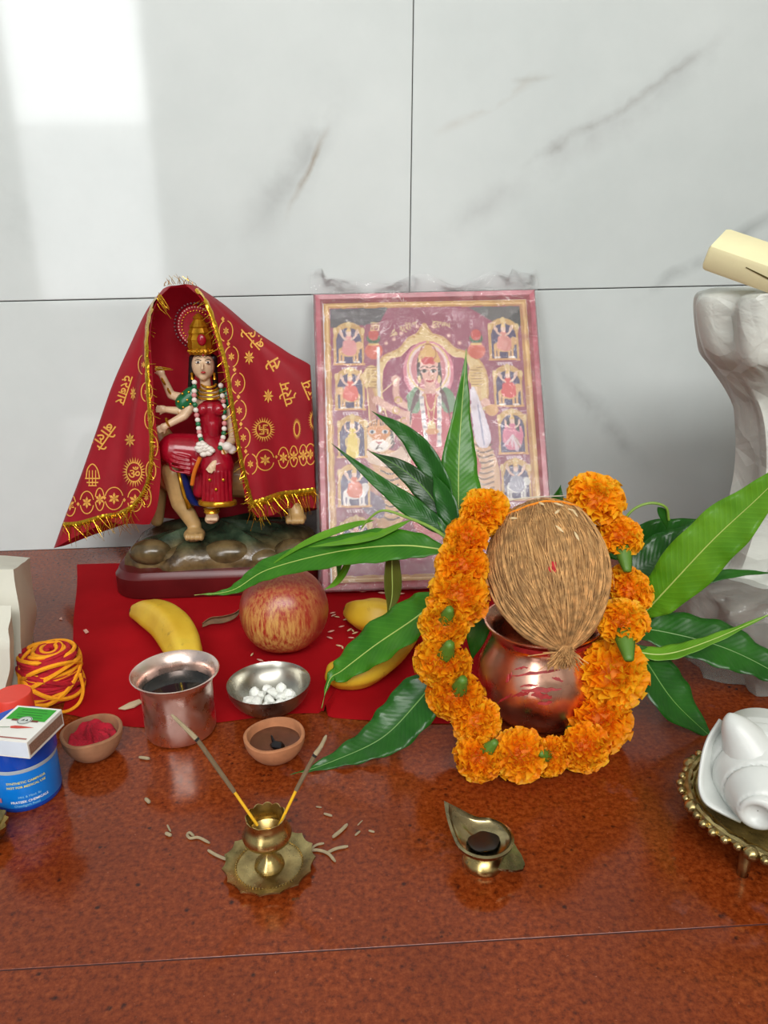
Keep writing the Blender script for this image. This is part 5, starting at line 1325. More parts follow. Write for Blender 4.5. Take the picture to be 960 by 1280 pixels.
onbox([(-0.16, -0.135), (-0.38, -0.165), (-0.40, -0.20), (-0.38, -0.20), (-0.36, -0.18), (-0.15, -0.15)], 'chilli_stalk_print', plain('grey_green_ink', (120, 140, 110), 0.5), 0.0001)
for k in range(4): onbox([(-0.30+0.05*(k % 2), 0.40-0.075*k), (0.26+0.06*(k % 2), 0.40-0.075*k), (0.26+0.06*(k % 2), 0.385-0.075*k), (-0.30+0.05*(k % 2), 0.385-0.075*k)], 'print_line', plain('dark_green_ink', (14, 96, 10), 0.5), 0.0001)

# ---- bottle with red cap behind the jar
p, s = vessel_at((29, 938))
zc0, zc1 = zat(897, p)-p.z, zat(866, p)-p.z; Rc = 22*s
bt = thing('small_bottle', p, 'small bottle with a bright red screw cap between jar and spool', 'bottle')
MB().lathe(p, [(0, 0), (Rc*0.98, 0), (Rc*1.02, 0.002), (Rc*1.02, zc0-0.006), (Rc*0.8, zc0-0.002), (Rc*0.8, zc0+0.003)], 40).build('body', plain('white_bottle_plastic', (226, 222, 214), 0.4), bt)
MB().lathe(p, [(Rc*0.8, zc0), (Rc*1.0, zc0), (Rc*1.0, zc1-0.0012), (Rc*0.95, zc1), (0, zc1)], 60, wave=lambda a, i, r, z: (r*(1+(0.008*math.cos(30*a) if r > Rc*0.99 else 0)), z)).build('cap', plain('red_cap_plastic', (222, 62, 46), 0.45, var=0.04), bt)

# ---- white paper packets at the edge
M_PAPER = plain('white_packet_paper', (206, 204, 190), 0.7, var=0.05, vscale=20, bump=0.25, bscale=40)
def packet(corners_bottom, corners_top, label, seed, name='paper_packet', mat=None, amp=0.004, pinch=0.0):
    """lofted soft box between two quads of world points"""
    r = random.Random(seed); n, m_ = 16, 40; rows = []
    ph = [r.uniform(0, 6) for _ in range(8)]
    def quad(q_, t_):
        k = t_*4; i = int(k) % 4; f = k-int(k); f2 = f
        return q_[i].lerp(q_[(i+1) % 4], f2)
    cb, ct = sum(corners_bottom, Vector())/4, sum(corners_top, Vector())/4
    for i in range(n+1):
        u = i/n; row = []
        for k in range(m_):
            t_ = k/m_; q_ = quad(corners_bottom, t_).lerp(quad(corners_top, t_), u); c_ = cb.lerp(ct, u)
            d = (q_-c_); d.z = 0
            bul = 0.04*math.sin(math.pi*u)
            q_ = q_+d*bul + d.normalized()*amp*(math.sin(t_*25+ph[0]+u*5)*0.4+math.sin(u*9+t_*11+ph[1])*0.5+0.3*math.sin(t_*47+u*15+ph[2]))
            row.append(q_)
        rows.append(row)
    top_c = ct+Vector((0, 0, 0.002))
    for f in (0.7, 0.35, 0.02): rows.append([top_c+(q_-top_c)*f+Vector((0, 0, amp*0.6*math.sin(k*1.3+f*9))) for k, q_ in enumerate(rows[n])])
    rows.insert(0, [cb+(q_-cb)*0.02 for q_ in rows[0]])
    for rr in rows:
        for q_ in rr:
            if q_.z < 0.0004: q_.z = 0.0004
    o = MB().grid(rows, closed_v=True).build(name, mat or M_PAPER, org=Vector((cb.x, cb.y, 0)), angle=32)
    return o
Yb0, Yb1 = PZ(28, 880).y, PZ(43, 800).y
xr0 = PZ(34, 872).x; zt1 = PY(38, 698, Yb0+0.06).z
o = packet([PZ(-160, 880), PZ(28, 880), PZ(42, 800), PZ(-140, 800)],
           [PY(-140, 716, Yb0+0.030), PY(18, 712, Yb0+0.030), PY(38, 697, Yb1+0.0), PY(-120, 690, Yb1+0.0)], '', 1, amp=0.0022)
tag(o, 'tall crumpled white paper packet beside the thread spool', 'packet')
q0 = PZ(6, 905)
o = packet([Vector((q0.x-0.10, q0.y, 0)), Vector((q0.x-0.004, q0.y, 0)), Vector((q0.x-0.006, q0.y+0.028, 0)), Vector((q0.x-0.11, q0.y+0.028, 0))],
           [PY(-120, 812, q0.y+0.004), PY(12, 806, q0.y+0.004), PY(14, 757, q0.y+0.026), PY(-120, 757, q0.y+0.026)], '', 5, amp=0.0014)
tag(o, 'smaller white paper packet in front of the tall packet', 'packet')

# ---- corner of a brass dish just entering the frame
q0 = PZ(-34, 1046, 0.006)
dish = MB(); Rd = 41*mpp(q0)
dish.lathe(Vector((q0.x, q0.y, 0)), [(0, 0.0), (Rd*0.6, 0), (Rd*0.9, 0.006), (Rd, 0.011), (Rd, 0.013), (Rd*0.88, 0.009), (Rd*0.6, 0.003), (0, 0.003)], 72, wave=lambda a, i, r, z: (r*(1+(0.05*math.cos(16*a) if r > Rd*0.85 else 0)), z))
o = dish.build('brass_dish', M_BRASSD, org=Vector((q0.x, q0.y, 0))); tag(o, 'small brass dish with wavy rim in front of the blue jar', 'dish')

# ================================================================== CONCH ON ITS STAND
p, s = vessel_at((976, 1030)); 
zt = 0.026
cst = PZ(978, 1003, zt); Rt = 116*mpp(cst)
st_ = thing('conch_stand', Vector((cst.x, cst.y, 0)), 'ornate brass stand with beaded rim and short legs', 'stand')
c0 = Vector((cst.x, cst.y, 0))
tray = MB().lathe(c0, [(0, zt-0.008), (Rt*0.55, zt-0.007), (Rt*0.84, zt-0.003), (Rt*0.97, zt-0.001), (Rt, zt), (Rt*0.97, zt+0.0012), (Rt*0.82, zt-0.0005), (Rt*0.55, zt-0.004), (0, zt-0.005)], 96, wave=lambda a, i, r, z: (r*(1+(0.018*math.cos(9*a) if r > Rt*0.8 else 0)), z)).build('tray', M_BRASSD, st_)
bd = MB()
for k in range(48):
    a = 2*math.pi*k/48; big = 0.0050 if k % 6 == 0 else 0.0030
    rr = Rt*(1+0.018*math.cos(9*a))+0.0008; bd.ball(c0+Vector((rr*math.cos(a), rr*math.sin(a), zt+0.0003)), (big, big, big*0.9), nu=6, nv=8)
bd.build('rim_beading', M_BRASSD, tray, kind='stuff')
MB().lathe(c0, [(Rt*0.86, zt-0.001), (Rt*0.885, zt+0.0022), (Rt*0.90, zt-0.0004)], 96, cap=False).build('inner_ring', M_BRASS, tray)
MB().tube([c0+Vector((Rt*0.955*math.cos(a), Rt*0.955*math.sin(a), zt+0.001)) for a in np.linspace(0, 2*math.pi, 97)], [0.0026+0.0007*math.sin(k*2.1) for k in range(97)], 8).build('rope_border', M_BRASSD, tray)
for k in range(4):
    a = math.radians(219+90*k); q0 = c0+Vector((Rt*0.83*math.cos(a), Rt*0.83*math.sin(a), 0))
    MB().lathe(q0, [(0, 0), (0.0030, 0), (0.0034, 0.001), (0.0034, 0.010), (0.0042, zt-0.004), (0.0046, zt-0.002), (0, zt-0.002)], 16).build('leg', M_BRASSD, st_)
# shell: coiled whorls whose apex faces the viewer, with a flared lip
M_SHELL = plain('white_conch', (206, 209, 205), 0.35, var=0.06, vscale=35, bump=0.12, bscale=60, Subsurface_Weight=0.1)
M_SHELL.node_tree.nodes['Principled BSDF'].inputs['Subsurface Radius'].default_value = (0.004,)*3
ap_ = PY(947, 1016, cst.y-0.030); bc = PY(951, 960, cst.y+0.006)
con = thing('conch_shell', Vector((bc.x, bc.y, zt-0.003)), 'white conch shell with spiral whorls on the brass stand', 'conch')
axv = (ap_-bc).normalized(); xx = axv.cross(Vector((0, 0, 1))).normalized(); yy = axv.cross(xx); MS = Matrix((xx, yy, axv)).transposed()
La = (ap_-bc).length; k_ = mpp(bc); R0 = 61*k_
# spiral surface: radius falls and the seam steps in with every turn towards the apex
def coil(z):
    pts = [(-1.15, 0.05), (-1.0, 0.45), (-0.65, 0.86), (-0.25, 1.0), (0.1, 0.98), (0.4, 0.84), (0.7, 0.62), (0.92, 0.44), (1.05, 0.34)]
    for (z0, r0), (z1, r1) in zip(pts[:-1], pts[1:]):
        if z0 <= z <= z1: return r0+(r1-r0)*(z-z0)/(z1-z0)
    return 0.05 if z < 0 else 0.30
rows = []; NS_ = 72
for i in range(130):
    z = -1.14+2.18*i/129; row = []
    for j in range(NS_):
        a = 2*math.pi*j/NS_
        r = coil(z)
        if z > -0.1:
            ph = ((z+0.1)/0.38 - a/(2*math.pi)) % 1.0               # position between two seams
            r *= 1.03-0.13*math.exp(-ph/0.07)-0.03*math.exp(-(1-ph)/0.05)
        row.append(bc + MS @ Vector((R0*r*math.cos(a), R0*r*math.sin(a), La*z)))
    rows.append(row)
for r, z in ((0.30, 1.06), (0.24, 1.055), (0.19, 1.01), (0.15, 0.97), (0.01, 0.96)): rows.append([bc + MS @ Vector((R0*r*math.cos(2*math.pi*j/NS_), R0*r*math.sin(2*math.pi*j/NS_), La*z)) for j in range(NS_)])
MB().grid(rows, closed_v=True).build('whorls', M_SHELL, con, angle=70)
# thin flared lip along one side, tucked behind the body whorl
lipc = [PY(900, 899, cst.y+0.020), PY(884, 925, cst.y+0.014), PY(876, 955, cst.y+0.006), PY(874, 985, cst.y-0.002), PY(882, 1004, cst.y-0.010), PY(903, 1017, cst.y-0.016), PY(926, 1028, cst.y-0.020)]
inn_ = [PY(930, 925, cst.y+0.022), PY(918, 935, cst.y+0.018), PY(910, 955, cst.y+0.012), PY(908, 975, cst.y+0.006), PY(912, 992, cst.y+0.0), PY(925, 1003, cst.y-0.006), PY(940, 1012, cst.y-0.010)]
A, B_ = cr(lipc, 40), cr(inn_, 40); rows = []
for k in range(7):
    u = k/6; rows.append([Vector(A[i]*(1-u)+B_[i]*u)+Vector((0, 0.004*math.sin(math.pi*u), 0)) for i in range(40)])
o = MB().grid(rows).build('lip', M_SHELL, con); mod(o, 'SOLIDIFY', thickness=0.0016, offset=0)
m = MB(); hc = [PY(944, 952, cst.y+0.000), PY(930, 926, cst.y+0.004), PY(917, 904, cst.y+0.007), PY(911, 892, cst.y+0.009)]
m.tube(V3(cr(hc, 16)), list(np.linspace(0.020, 0.0055, 13))+[0.0046, 0.0032, 0.0012], 20).build('horn', M_SHELL, con)

# ================================================================== PLASTIC BAGS AND CREAM BLOCK
def bag_mat(name, c, alpha, rough=0.25):
    t = NT(name); v = t.coord()
    t.l(t.ramp(t.noise(v, 14, 4), [(0.3, lin(tuple(int(x*0.9) for x in c))), (0.7, lin(c))]), t.b.inputs['Base Color'])
    t.set(Roughness=rough, Alpha=alpha); t.b.inputs['Subsurface Weight'].default_value = 0.0
    vo2 = t.n('ShaderNodeTexVoronoi'); vo2.feature = 'F2'; vo2.inputs['Scale'].default_value = 16; t.l(v, vo2.inputs['Vector'])
    n1 = t.bump(vo2.outputs['Distance'], 0.6, 0.018); t.bump(t.noise(v, 24, 4, 0.5, 2.0), 0.4, 0.005, n1); return t.m
M_BAG = bag_mat('white_carry_bag_plastic', (214, 216, 208), 1.0, 0.4)
M_BAG2 = bag_mat('clear_grey_plastic', (186, 186, 178), 0.42, 0.08)
def crumple(rows_px, label, name, mat, seed, depth):
    """rows of outline: (py, left px, y front); goes off to the frame's side"""
    r = random.Random(seed); ph = [r.uniform(0, 6) for _ in range(6)]; rows = []
    C = cr([(py, lx, yf) for py, lx, yf in rows_px], 60)
    for i, (py, lx, yf) in enumerate(C):
        u = i/59; a = PY(lx, py, yf+depth*0.45); w = 0.22
        ring = []
        for k in range(64):
            t_ = k/64*2*math.pi; cx_, sy_ = math.cos(t_), math.sin(t_)
            f = lambda v_: math.copysign(abs(v_)**0.7, v_)
            x = a.x + w/2 - w/2*f(cx_); y = a.y + depth/2*f(sy_)
            cr_ = 0.004*math.sin(9*t_+ph[0]+3*u)+0.011*abs(math.sin(6*t_-3.5*u+ph[1]))+0.002*math.sin(9*u+4*t_+ph[2])+0.0016*math.sin(21*t_+5*u+ph[3])
            x += cr_*cx_*-1; y += cr_*sy_
            ring.append(Vector((x, min(y, WALL_Y-0.004), max(a.z, 0.0005))))
        rows.append(ring)
    top = rows[0]; c_ = sum(top, Vector())/64
    rows.insert(0, [c_+(q_-c_)*0.5+Vector((0, 0, 0.0005)) for q_ in top]); rows.insert(0, [c_+(q_-c_)*0.02+Vector((0, 0, 0.0005)) for q_ in top])
    bot = rows[-1]; c_ = sum(bot, Vector())/64; rows.append([c_+(q_-c_)*0.02 for q_ in bot])
    o = MB().grid(rows, closed_v=True).build(name, mat, org=Vector((c_.x, c_.y, 0)), angle=60)
    return o
YF = PZ(900, 868).y
o = crumple([(722, 872, YF), (740, 866, YF), (790, 868, YF), (840, 876, YF), (868, 884, YF)], '', 'plastic_bag', M_BAG2, 3, 0.13)
tag(o, 'clear greyish plastic bag behind the conch and mango leaves', 'plastic bag')
o = crumple([(362, 912, YF+0.03), (372, 892, YF+0.03), (410, 893, YF+0.03), (445, 902, YF+0.03), (470, 922, YF+0.03), (520, 946, YF+0.03), (600, 950, YF+0.03), (690, 925, YF+0.03), (710, 905, YF+0.03)], '', 'carry_bag', M_BAG, 8, 0.12)
tag(o, 'crumpled white carry bag stacked under the cream block', 'carry bag')
# cream foam block, tilted towards the room, with a slot
q1, q2 = PY(874, 338, YF+0.06), PY(960, 369, YF+0.03)
bx_ = (q2-q1).normalized(); bz = (PY(875, 304, YF+0.0535)-q1); hz = bz.length; bz = (bz-bx_*bz.dot(bx_)).normalized(); by = bz.cross(bx_)
MBk = Matrix((bx_, by, bz)).transposed(); Lb, Db = 0.20, 0.040
cb = q1+bx_*(Lb/2)+by*(Db/2)+bz*(hz/2)
M_CREAM = plain('cream_foam', (240, 231, 184), 0.6, var=0.05, vscale=30)
blk = thing('cream_block', cb-bz*(hz/2), 'pale cream foam block with a slot on top of the carry bag', 'block')
MB().box(cb, (Lb, Db, hz), MBk, 0.004).build('body', M_CREAM, blk)
m = MB(); sa, sb = Vector((-Lb/2+0.032, -Db/2-0.0003, hz*0.18)), Vector((-Lb/2+0.082, -Db/2-0.0003, -hz*0.12))
dv = (sb-sa).normalized(); nv_ = Vector((-dv.z, 0, dv.x))
m.add([cb+MBk @ (q_) for q_ in (sa-nv_*0.0004, sb-nv_*0.0016, sb+nv_*0.0012, sa+nv_*0.0004)], [(0, 1, 2, 3)]).build('slot', plain('dark_slot', (96, 84, 40), 0.9), blk, smooth=False)

# ================================================================== GODDESS FIGURINE
YS = 0.862                                                            # plane of the seated figure
fb0, fb1 = PZ(152, 738, 0.0), PZ(410, 742, 0.0)
bxr = BLp.x-0.005; bcx = (PZ(150, 735).x+bxr)/2; bw = bxr-PZ(150, 735).x
by0, by1 = PZ(270, 747, 0).y, WALL_Y-0.028
fig = thing('goddess_figurine', Vector((bcx, (by0+by1)/2, 0.0012)), 'painted goddess figurine riding a lion on a dark red rocky base', 'figurine')
def fp(n, c, r=0.3, **k): return plain(n, c, r, **k)
M_SKIN = fp('figurine_ivory_skin', (214, 182, 148), 0.35, var=0.08, vscale=80)
M_FACE = fp('figurine_face', (226, 202, 176), 0.35, var=0.04)
M_FRED = fp('figurine_crimson', (150, 14, 34), 0.22, var=0.2, vscale=60)
M_FGOLD = fp('figurine_gold_paint', (202, 146, 34), 0.25, metal=0.7, var=0.2, vscale=90)
M_FGREEN = fp('figurine_green', (24, 104, 62), 0.3, var=0.2, vscale=80)
M_FBLK = fp('figurine_black', (24, 20, 20), 0.4)
M_FWHT = fp('figurine_white', (226, 216, 206), 0.4, var=0.06)
M_LION = fp('figurine_lion_tan', (176, 142, 92), 0.35, var=0.22, vscale=50)
M_BLUE2 = fp('figurine_blue', (20, 36, 96), 0.3)
def rr_loop(cx, cy, hx, hy, r, n=10):
    out = []
    for qx, qy, a0 in ((1, -1, -90), (1, 1, 0), (-1, 1, 90), (-1, -1, 180)):
        for k in range(n):
            a = math.radians(a0+90*k/(n-1)); out.append((cx+qx*(hx-r)+r*math.cos(a), cy+qy*(hy-r)+r*math.sin(a)))
    return out
hb_ = 0.030
lv = [(0.0, -0.001), (0.003, 0.0), (hb_*0.75, 0.0), (hb_*0.82, -0.002), (hb_, -0.004), (hb_, -0.012)]
rows = []
for z, e in lv: rows.append([Vector((x, y, 0.0014+z)) for x, y in rr_loop(bcx, (by0+by1)/2, bw/2+e, (by1-by0)/2+e, 0.035)])
m = MB(); m.grid(rows, closed_v=True); n_ = len(rows[0]); m.f.append(tuple(range(n_))); m.mi.append(0); m.f.append(tuple((len(rows)-1)*n_+k for k in range(n_))); m.mi.append(0)
m.build('base', fp('dark_red_lacquer', (92, 22, 24), 0.32, var=0.25, vscale=20), fig)
# rocky ground: lumpy mound, brown at the sides and mossy green on top
t = NT('painted_rock'); tc = t.n('ShaderNodeTexCoord'); sep = t.n('ShaderNodeSeparateXYZ'); t.l(tc.outputs['Object'], sep.inputs[0])
zr_ = t.n('ShaderNodeMapRange'); zr_.inputs[1].default_value = 0.044; zr_.inputs[2].default_value = 0.058; t.l(sep.outputs['Z'], zr_.inputs[0])
nn_ = t.noise(tc.outputs['Object'], 40, 5)
gr = t.ramp(nn_, [(0.3, lin((24, 30, 22))), (0.5, lin((46, 62, 46))), (0.75, lin((84, 98, 74)))])
br2 = t.ramp(nn_, [(0.3, lin((44, 30, 18))), (0.55, lin((110, 88, 56))), (0.8, lin((150, 126, 84)))])
t.l(t.mix(zr_.outputs[0], br2, gr), t.b.inputs['Base Color']); t.set(Roughness=0.22); t.bump(t.noise(tc.outputs['Object'], 90, 4), 0.5, 0.002)
rows = []; NX = 60
for i in range(15):
    u = i/14; row = []
    for k in range(NX):
        a = 2*math.pi*k/NX
        sx_ = math.copysign(abs(math.cos(a))**0.55, math.cos(a)); sy_ = math.copysign(abs(math.sin(a))**0.55, math.sin(a))
        R1 = (1-u**2.2*0.98)*(1+0.05*math.sin(7*a+1)+0.04*math.sin(13*a))
        z = 0.030+0.034*(1-(1-u)**1.8)+0.006*math.sin(5*a+2)*u+0.004*math.sin(11*a+4*u)*u*(1-u)*3
        row.append(Vector((bcx+(bw/2-0.012)*R1*sx_, (by0+by1)/2+((by1-by0)/2-0.010)*R1*sy_, z)))
    rows.append(row)
MB().grid(rows, closed_v=True).build('rock', t.m, fig)
for (x, y, rx, ry) in ((188, 690, 26, 13), (230, 695, 30, 10), (284, 692, 34, 14), (330, 696, 26, 10), (368, 688, 26, 12)):                  # smooth boulders along the front
    q0 = PY(x, y, by0+0.026); k_ = mpp(q0); MB().ball(q0, (rx*k_, 0.016, ry*k_*1.25), nu=12, nv=20).build('boulder', fp('painted_boulder', (96, 80, 52), 0.2, var=0.5, vscale=60), fig)
F = lambda x, y, d=0.0: PY(x, y, YS+d)
k = mpp(F(260, 500))
def blend(m, name, mat, voxel=0.0011, par=None, smooth=4):
    o = m.build(name, mat, par or fig); mod(o, 'REMESH', mode='VOXEL', voxel_size=voxel, use_smooth_shade=True); mod(o, 'SMOOTH', iterations=smooth, factor=0.5); return o
# lion carrying her: trunk hidden under the veil, two forelegs and paws in sight
m = MB()
m.capsule(F(220, 590, 0.02), F(335, 600, 0.026), 28*k, 26*k, 16)                       # trunk
m.capsule(F(212, 575, 0.024), F(200, 548, 0.030), 20*k, 18*k, 16)                      # chest and neck
m.ball(F(192, 548, 0.034), 19*k)
m.capsule(F(220, 590, 0.0), F(226, 628, -0.004), 19*k, 13*k); m.capsule(F(226, 628, -0.004), F(243, 656, -0.010), 13*k, 9*k)
m.ball(F(243, 668, -0.018), (14*k, 16*k, 9*k))
for dx in (-9, -3, 3, 9): m.ball(F(243+dx, 671, -0.030), (3.6*k, 7*k, 5.5*k), nu=8, nv=10)
m.capsule(F(345, 600, 0.02), F(366, 630, 0.0), 20*k, 11*k); m.capsule(F(366, 630, 0.0), F(371, 640, -0.006), 11*k, 10*k)
m.ball(F(370, 648, -0.010), (14*k, 14*k, 8*k))
for dx in (-9, -3, 3, 9): m.ball(F(369+dx, 651, -0.020), (3.6*k, 6*k, 5*k), nu=8, nv=10)
m.capsule(F(198, 596, 0.03), F(196, 650, 0.02), 14*k, 9*k)
blend(m, 'lion', M_LION, 0.0014)
# saddle cloth
rows = []
for i in range(10):
    u = i/9; c_ = cr([(226, 588), (231, 606), (236, 622), (246, 632)], 10)[i]
    rows.append([F(c_[0]+dx, c_[1]+abs(dx)*0.1, -0.020+0.0006*abs(dx)) for dx in (-6-2*u, -3, 0, 3, 6+3*u)])
o = MB().grid(rows).build('saddle_cloth', M_BLUE2, fig); mod(o, 'SOLIDIFY', thickness=0.002)
rows = [[q_+Vector((0, -0.0006, 0)) for q_ in (F(*a_, -0.020), F(*b_, -0.020))] for a_, b_ in zip([(221, 590), (225, 608), (229, 622), (234, 637)], [(225, 589), (229, 607), (233, 622), (240, 634)])]
o = MB().grid(rows).build('saddle_trim', M_FGOLD, fig); mod(o, 'SOLIDIFY', thickness=0.002)
# body of the goddess: torso, neck, head, arms and lower leg as one surface
m = MB()
m.capsule(F(262, 545, 0), F(262, 505, 0.0), 15*k, 17*k, 16)
m.capsule(F(244, 497, 0.002), F(280, 497, 0.002), 10*k, 10*k)
m.capsule(F(258, 492, 0), F(256, 470, -0.001), 7*k, 6.5*k)
m.ball(F(254, 457, -0.002), (14*k, 15*k, 17.5*k), nu=14, nv=18)
m.ball(F(254, 470, -0.008), (6*k, 6*k, 6*k)); m.capsule(F(253, 455, -0.016), F(253, 461, -0.0185), 1.4*k, 2.0*k, 8)
def arm(m, a, b, c, r1=7, r2=5.5, r3=4.2):
    m.capsule(a, b, r1*k, r2*k); m.capsule(b, c, r2*k, r3*k)
    d = (c-b).normalized(); m.ball(c+d*4*k, (5*k, 4*k, 5*k)); s_ = d.cross(Vector((0, 1, 0))).normalized()
    for j in range(4): m.capsule(c+d*6*k+s_*(j-1.5)*2.4*k, c+d*(13-abs(j-1.5))*k+s_*(j-1.5)*2.6*k+Vector((0, -0.002, 0)), 1.4*k, 1.0*k, 6)
    m.capsule(c+d*3*k+s_*3.5*k, c+d*7*k+s_*7*k, 1.5*k, 1.1*k, 6)
arm(m, F(238, 500, 0.0), F(214, 494, 0.004), F(203, 470, 0.0))
arm(m, F(238, 504, -0.002), F(226, 514, -0.004), F(208, 512, -0.010))
arm(m, F(238, 508, -0.004), F(230, 520, -0.012), F(208, 532, -0.018))
arm(m, F(286, 502, -0.004), F(292, 548, -0.010), F(268, 580, -0.036), 7, 6, 5)
arm(m, F(284, 500, 0.004), F(308, 500, 0.006), F(318, 470, 0.004))
m.capsule(F(266, 618, -0.020), F(265, 644, -0.022), 9*k, 8*k); m.ball(F(265, 648, -0.030), (9*k, 14*k, 6*k))
for dx in (-6, -3, 0, 3, 6): m.ball(F(265+dx, 649, -0.044), (1.9*k, 4*k, 3*k), nu=6, nv=8)
blend(m, 'body', M_SKIN, 0.0010, smooth=3)
# face details
fc_ = MB(); 
for sx_, ex in ((-1, 247.5), (1, 260)):
    MB().ball(F(ex, 453, -0.0150), (3.0*k, 1.2*k, 1.5*k), nu=6, nv=10).build('eye', M_FWHT, fig)
    MB().ball(F(ex, 453, -0.0158), (1.4*k, 0.9*k, 1.3*k), nu=6, nv=8).build('pupil', M_FBLK, fig)
    MB().tube([F(ex-4, 450.5, -0.0145), F(ex, 449.2, -0.0165), F(ex+4, 450.5, -0.0145)], [0.3*k, 0.55*k, 0.3*k], 6).build('eyelid', M_FBLK, fig)
    MB().tube([F(ex-4.5, 446.5, -0.0135), F(ex, 444.5, -0.0160), F(ex+4.5, 446.5, -0.0135)], [0.25*k, 0.7*k, 0.25*k], 6).build('eyebrow', M_FBLK, fig)
MB().ball(F(254, 465.5, -0.0155), (3.0*k, 1.6*k, 1.3*k), nu=6, nv=10).build('lips', fp('figurine_lips', (176, 40, 44), 0.3), fig)
MB().ball(F(254, 444, -0.0155), (1.2*k, 0.7*k, 1.6*k), nu=6, nv=8).build('forehead_mark', M_FRED, fig)
m = MB()
for sx_ in (-1, 1):
    m.capsule(F(254+sx_*13, 448, 0.004), F(254+sx_*15, 475, 0.006), 5*k, 4*k); m.capsule(F(254+sx_*15, 475, 0.006), F(254+sx_*18, 500, 0.010), 4*k, 2.5*k)
m.ball(F(254, 450, 0.006), (15*k, 12*k, 16*k)); blend(m, 'hair', M_FBLK, 0.0011)
for sx_ in (-1, 1): MB().lathe(F(254+sx_*14, 470, -0.002), [(0, -5*k), (2.5*k, -4*k), (1.2*k, 0), (2*k, 3*k), (0, 5*k)], 10).build('earring', M_FGOLD, fig)
# crown
cz0 = F(252, 441, -0.001)
cr_ = MB().lathe(cz0, [(14.5*k, -1*k), (16*k, 2*k), (14.5*k, 5*k), (16*k, 8*k), (15*k, 14*k), (16*k, 17*k), (13*k, 22*k), (14*k, 25*k), (11*k, 30*k), (12*k, 32*k), (8*k, 37*k), (6*k, 40*k), (7*k, 42*k), (4*k, 45*k), (0, 48*k)], 36, wave=lambda a, i, r, z: (r*(1+0.04*math.cos(12*a)), z)).build('crown', M_FGOLD, fig)
MB().ball(F(252, 425, -0.0150), (5.5*k, 3*k, 7*k)).build('crown_gem', M_FRED, cr_)
for a in range(9):
    an = math.radians(200+17.5*a); q0 = cz0+Vector((15.4*k*math.cos(an), 15.4*k*math.sin(an), 3*k)); MB().ball(q0, 1.8*k, nu=6, nv=8).build('crown_bead', M_FGOLD, cr_)
# halo disc with rays and beads behind the crown
hc_ = F(246, 408, 0.014)
halo = MB(); rows = []
for r_, d_ in ((0.5, 0.0), (17, 0.0), (20, -0.001), (23, -0.0012), (24, 0.0), (24, 0.003), (0.5, 0.004)):
    rows.append([hc_+Vector((r_*k*math.cos(a), d_, r_*k*1.05*math.sin(a))) for a in np.linspace(0, 2*math.pi, 49)[:-1]])
ho = halo.grid(rows, closed_v=True).build('halo', fp('halo_crimson', (150, 26, 42), 0.25, var=0.25, vscale=120), fig)
for rad, n_, sz, mt in ((26.5, 40, 1.7, fp('halo_dark_bead', (92, 34, 40), 0.3)), (22, 40, 1.1, fp('halo_pale_bead', (214, 170, 150), 0.3)), (18, 30, 1.1, M_FGOLD)):
    b_ = MB()
    for j in range(n_): a = 2*math.pi*j/n_; b_.ball(hc_+Vector((rad*k*math.cos(a), -0.0010, rad*1.05*k*math.sin(a))), sz*k, nu=5, nv=6)
    b_.build('halo_beading', mt, ho, kind='stuff')
# blouse, sleeves, necklaces
m = MB(); m.capsule(F(263, 548, -0.003), F(264, 512, -0.005), 15*k, 17*k, 18); m.ball(F(254, 512, -0.016), (8*k, 7*k, 8*k)); m.ball(F(273, 512, -0.016), (8*k, 7*k, 8*k))
m.capsule(F(266, 530, -0.012), F(266, 552, -0.014), 9*k, 8*k); blend(m, 'blouse', M_FRED, 0.0011)
m = MB(); m.capsule(F(240, 494, -0.002), F(230, 503, -0.003), 11*k, 11*k); blend(m, 'sleeve', M_FGREEN, 0.0011)
m = MB(); m.capsule(F(284, 494, -0.002), F(290, 506, -0.003), 10*k, 10*k); blend(m, 'sleeve', M_FGREEN, 0.0011)
for x, y in ((228, 492), (234, 500), (229, 509), (238, 505), (223, 502), (236, 490)): MB().ball(F(x, y, -0.0125), 1.5*k, nu=5, nv=6).build('sleeve_dot', M_FGOLD, fig)
for j, (y, w, dp) in enumerate(((484, 9, -0.010), (489, 11, -0.014), (494, 13, -0.018), (499, 14, -0.020))):
    pts = [F(261+w*math.sin(a), y-4+4*math.cos(a), dp*math.cos(a*0.8)) for a in np.linspace(-1.5, 1.5, 15)]
    MB().tube(pts, 1.5*k, 7).build('necklace', M_FGOLD, fig)
for x, y, d_ in ((224, 514, -0.004), (210, 528, -0.018), (212, 488, 0.002), (205, 476, 0.0), (281, 565, -0.024), (276, 572, -0.029)):
    q0 = F(x, y, d_); MB().lathe(q0, [(5.2*k, -1.2*k), (6.6*k, 0), (5.2*k, 1.2*k)], 16, M=Matrix.Rotation(1.2, 3, 'Y')).build('bangle', M_FGOLD, fig)
